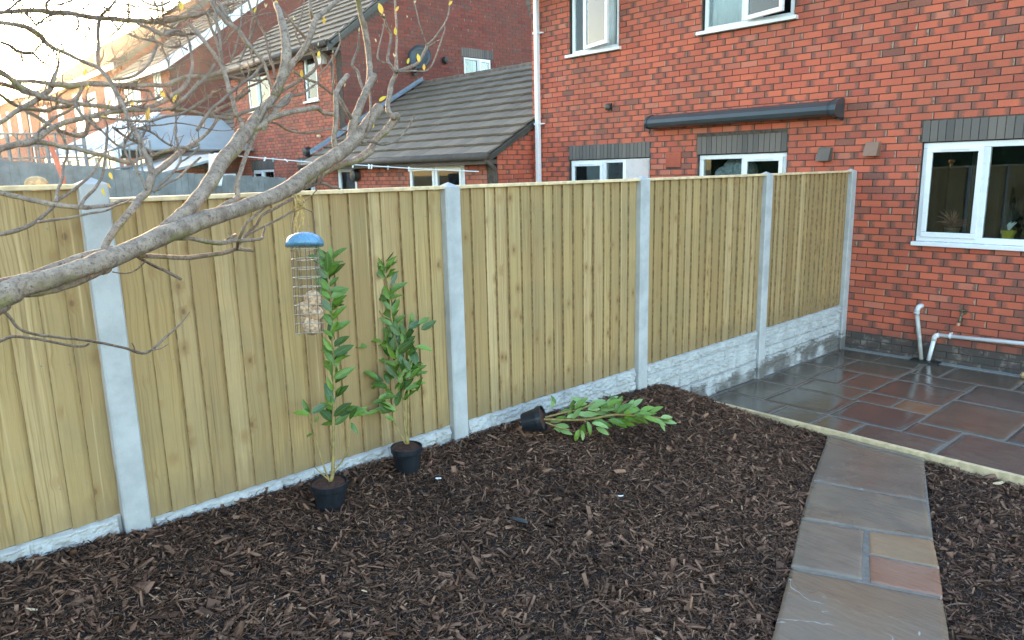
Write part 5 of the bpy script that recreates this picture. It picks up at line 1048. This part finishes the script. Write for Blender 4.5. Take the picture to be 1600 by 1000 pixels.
L1 = auto_leaves(s1[3:], .0, 1, 50, 24, 40, (8, 62)) + auto_leaves(s1[3:], .02, .8, 16, 22, 34, (40, 95)) + [(484, 648, 30, -165, 0), (484, 645, 26, -120, 0), (486, 645, 30, -30, 1), (489, 678, 15, 165, 0), (492, 660, 14, -60, 0), (547, 652, 26, -20, 0), (546, 655, 26, -60, 1), (547, 660, 24, 50, 0), (552, 650, 28, -40, 2), (540, 640, 30, -10, 0), (530, 650, 28, -30, 1), (555, 640, 24, 10, 0)]
laurel('upright potted laurel nearest the hanging feeder, slender with one tall leafy stem', tuple(b1), d1, [s1, s1b, s1c, s1d], L1, .094, .135)
b2 = pot_base(637, 735, .385); d2 = (b2 - CAM).dot(FW); s2 = [(637, 694, 2.4), (632, 660, 2.2), (630, 622, 2), (624, 560, 1.8), (613, 508, 1.6), (608, 456, 1.4), (600, 425, 1.2), (597, 405, 1)]; s2b = [(634, 694, 1.4), (622, 672, 1.4), (608, 645, 1.2), (596, 630, 1)]; s2c = [(638, 693, 1.8), (638, 640, 1.6), (640, 580, 1.4), (650, 545, 1)]; s2d = [(612, 500, 1), (596, 490, .9), (582, 470, .8)]
L2 = auto_leaves(s2[4:], 0, 1, 36, 22, 34, (8, 65)) + [(600, 425, 22, -125, 1), (604, 470, 26, -150, 1), (606, 470, 24, -60, 0), (598, 432, 28, -110, 1)]
for k in range(115):
    x = random.gauss(622, 20); y = random.gauss(572, 34)
    if not 570 < x < 658 or y < 505 or y > 650: continue
    L2.append((x, y, random.uniform(20, 32), -90 + (x - 622) * 1.6 + random.uniform(-55, 55), random.choice((0, 1, 1, 2))))
for k in range(10): L2.append((random.uniform(588, 612), random.uniform(622, 652), random.uniform(20, 30), random.choice((-160, -20, 170, 20, -190)), 0))
laurel('bushier potted laurel standing nearer the second concrete post', tuple(b2), d2, [s2, s2b, s2c, s2d], L2, .088, .15)
# fallen laurel
b3 = Vector((.21, -5.42, .0)); b3.z = float(mulch_z(.21, -5.42)) + .085; d3 = (b3 - CAM).dot(FW); t = thing('potted_laurel', 'fallen potted laurel lying on its side with pale leaf undersides', 'plant', tuple(at(818, 660, d3 + .0)))
b3 = Vector(t.location)
pdir = (at(860, 651, d3 - .05) - at(818, 660, d3)).normalized(); o = new_obj('pot', pot_mesh(.082, .14), t, M['pot']); o.rotation_mode = 'QUATERNION'; o.rotation_quaternion = pdir.to_track_quat('Z', 'Y')
o = new_obj('soil', MB().lathe([(.001, .0), (.075, .0), (.075, .012), (.001, .018)], k=20).mesh('soil'), t, M['soil']); o.rotation_mode = 'QUATERNION'; o.rotation_quaternion = pdir.to_track_quat('Z', 'Y'); o.location = pdir * .112
for s in ([(850, 655, 2), (880, 656, 2), (920, 655, 1.8), (960, 648, 1.6), (1000, 650, 1.3), (1050, 655, 1)], [(852, 652, 1.6), (880, 645, 1.4), (910, 638, 1.2), (930, 628, 1)], [(852, 660, 1.4), (875, 668, 1.2), (890, 672, 1)]):
    q_ = spl(s, 4); new_obj('stem', MB().tube([at(x, y, d3 - .0004 * (x - 818)) - b3 for x, y, r in q_], [r / FPX * d3 for x, y, r in q_], 7).mesh('stem'), t, M['stem'])
lv = [(862, 640, 22, -80), (868, 634, 22, -110), (875, 645, 26, -30), (880, 655, 30, 175), (890, 668, 32, 190), (865, 668, 28, 15), (875, 672, 28, 10), (885, 650, 30, -20), (898, 640, 36, -50), (905, 648, 40, -10), (915, 630, 34, -150), (918, 640, 44, -25), (925, 655, 48, 25), (930, 648, 44, -5), (938, 640, 44, -15), (905, 668, 30, 110), (912, 662, 34, 95), (948, 632, 36, -35), (952, 642, 40, -5), (950, 655, 44, 12), (960, 660, 44, -6),
      (965, 645, 38, -40), (975, 650, 44, 5), (985, 640, 34, -40), (990, 652, 40, 12), (1000, 645, 34, -25), (1005, 655, 36, 8), (1015, 648, 32, -35), (1020, 655, 32, 20), (1032, 650, 30, -10), (1035, 656, 30, 0), (958, 636, 30, -150), (935, 636, 30, 160), (895, 655, 32, -60), (970, 634, 40, -2), (925, 662, 36, 5), (900, 632, 26, -20), (868, 655, 26, -20), (980, 660, 34, -2)]
lv += [(x + random.uniform(-9, 9), y + random.uniform(-7, 7), L * .9, a + random.uniform(-35, 35)) for (x, y, L, a) in lv if x > 890]
for (x, y, L, a) in lv:
    A = rad(a); dx = d3 - .0004 * (x - 818) + random.uniform(-.04, .04); dir_ = RR * math.cos(A) - UU * math.sin(A) + FW * random.uniform(-.3, .3); put_leaf(random.choice((LP[0], LP[1], LF[0], LF[2])), t, at(x, y + random.uniform(-3, 3), dx), dir_, -FW * .7 + UU * .7 + RR * random.uniform(-.5, .5), L / FPX * dx * .74)

# ------------------------------------------------------------------ small loose things on the bark
def flake(name, px, py, L, W_, az, mat, label, cat, curl=.3):
    p = pot_base(px, py, 0.0); z = 0
    for _ in range(8): p = pot_base(px, py, float(mulch_z(p.x, p.y)) + .014)
    n = 9; P = np.zeros((5, n, 3))
    for i in range(5):
        for j in range(n):
            a = i / 4 * 2 - 1; b = j / (n - 1); w = W_ * (math.sin(math.pi * min(.97, max(.03, b))) ** .5); x = (b - .5) * L; y = a * w * .5; z = curl * L * (b - .5) ** 2 + .25 * W_ * a * a
            P[i, j] = (p.x + x * math.cos(az) - y * math.sin(az), p.y + x * math.sin(az) + y * math.cos(az), p.z + z + .004)
    o = new_obj(name, grid_mesh(name, P), None, mat); o.modifiers.new('s', 'SOLIDIFY').thickness = .003; tag(o, label, cat)
flake('dead_leaf', 1560, 757, .085, .028, 1.1, M['timber'], 'large pale curled dead leaf on bark right of the path', 'leaf')
flake('plastic_scrap', 810, 814, .11, .03, .25, M['awning'], 'dull grey-green plastic scrap half buried in the bark', 'scrap', -.1)
flake('stone_chip', 685, 749, .03, .017, .8, M['sheet'], 'small bright white stone chip on the bark near the pots', 'stone')
flake('stone_chip', 970, 776, .03, .010, .9, M['sheet'], 'thin white flake on the bark in the bed middle', 'stone')
tag(MB().lathe([(.01, 0), (.035, .01), (.045, .035), (.03, .06), (.005, .065)], (1.85, -.135, -.05), 9).build('stone', M['ochrestone'], None), 'pale tan stone by the wall foot at the right edge', 'stone')

# ------------------------------------------------------------------ thin evening haze round the whole place
hz = new_obj('haze', bx(-430, 430, -430, 530, -1.5, 22).mesh('haze'), None, None, kind='stuff')
hm = bpy.data.materials.new('evening_haze'); hm.use_nodes = True; hn = hm.node_tree; hn.nodes.remove(hn.nodes['Principled BSDF'])
pv = hn.nodes.new('ShaderNodeVolumePrincipled'); pv.inputs['Density'].default_value = .00017; pv.inputs['Anisotropy'].default_value = .9; pv.inputs['Color'].default_value = (.95, .92, .88, 1)
hn.links.new(pv.outputs[0], hn.nodes['Material Output'].inputs['Volume']); hz.data.materials.append(hm)
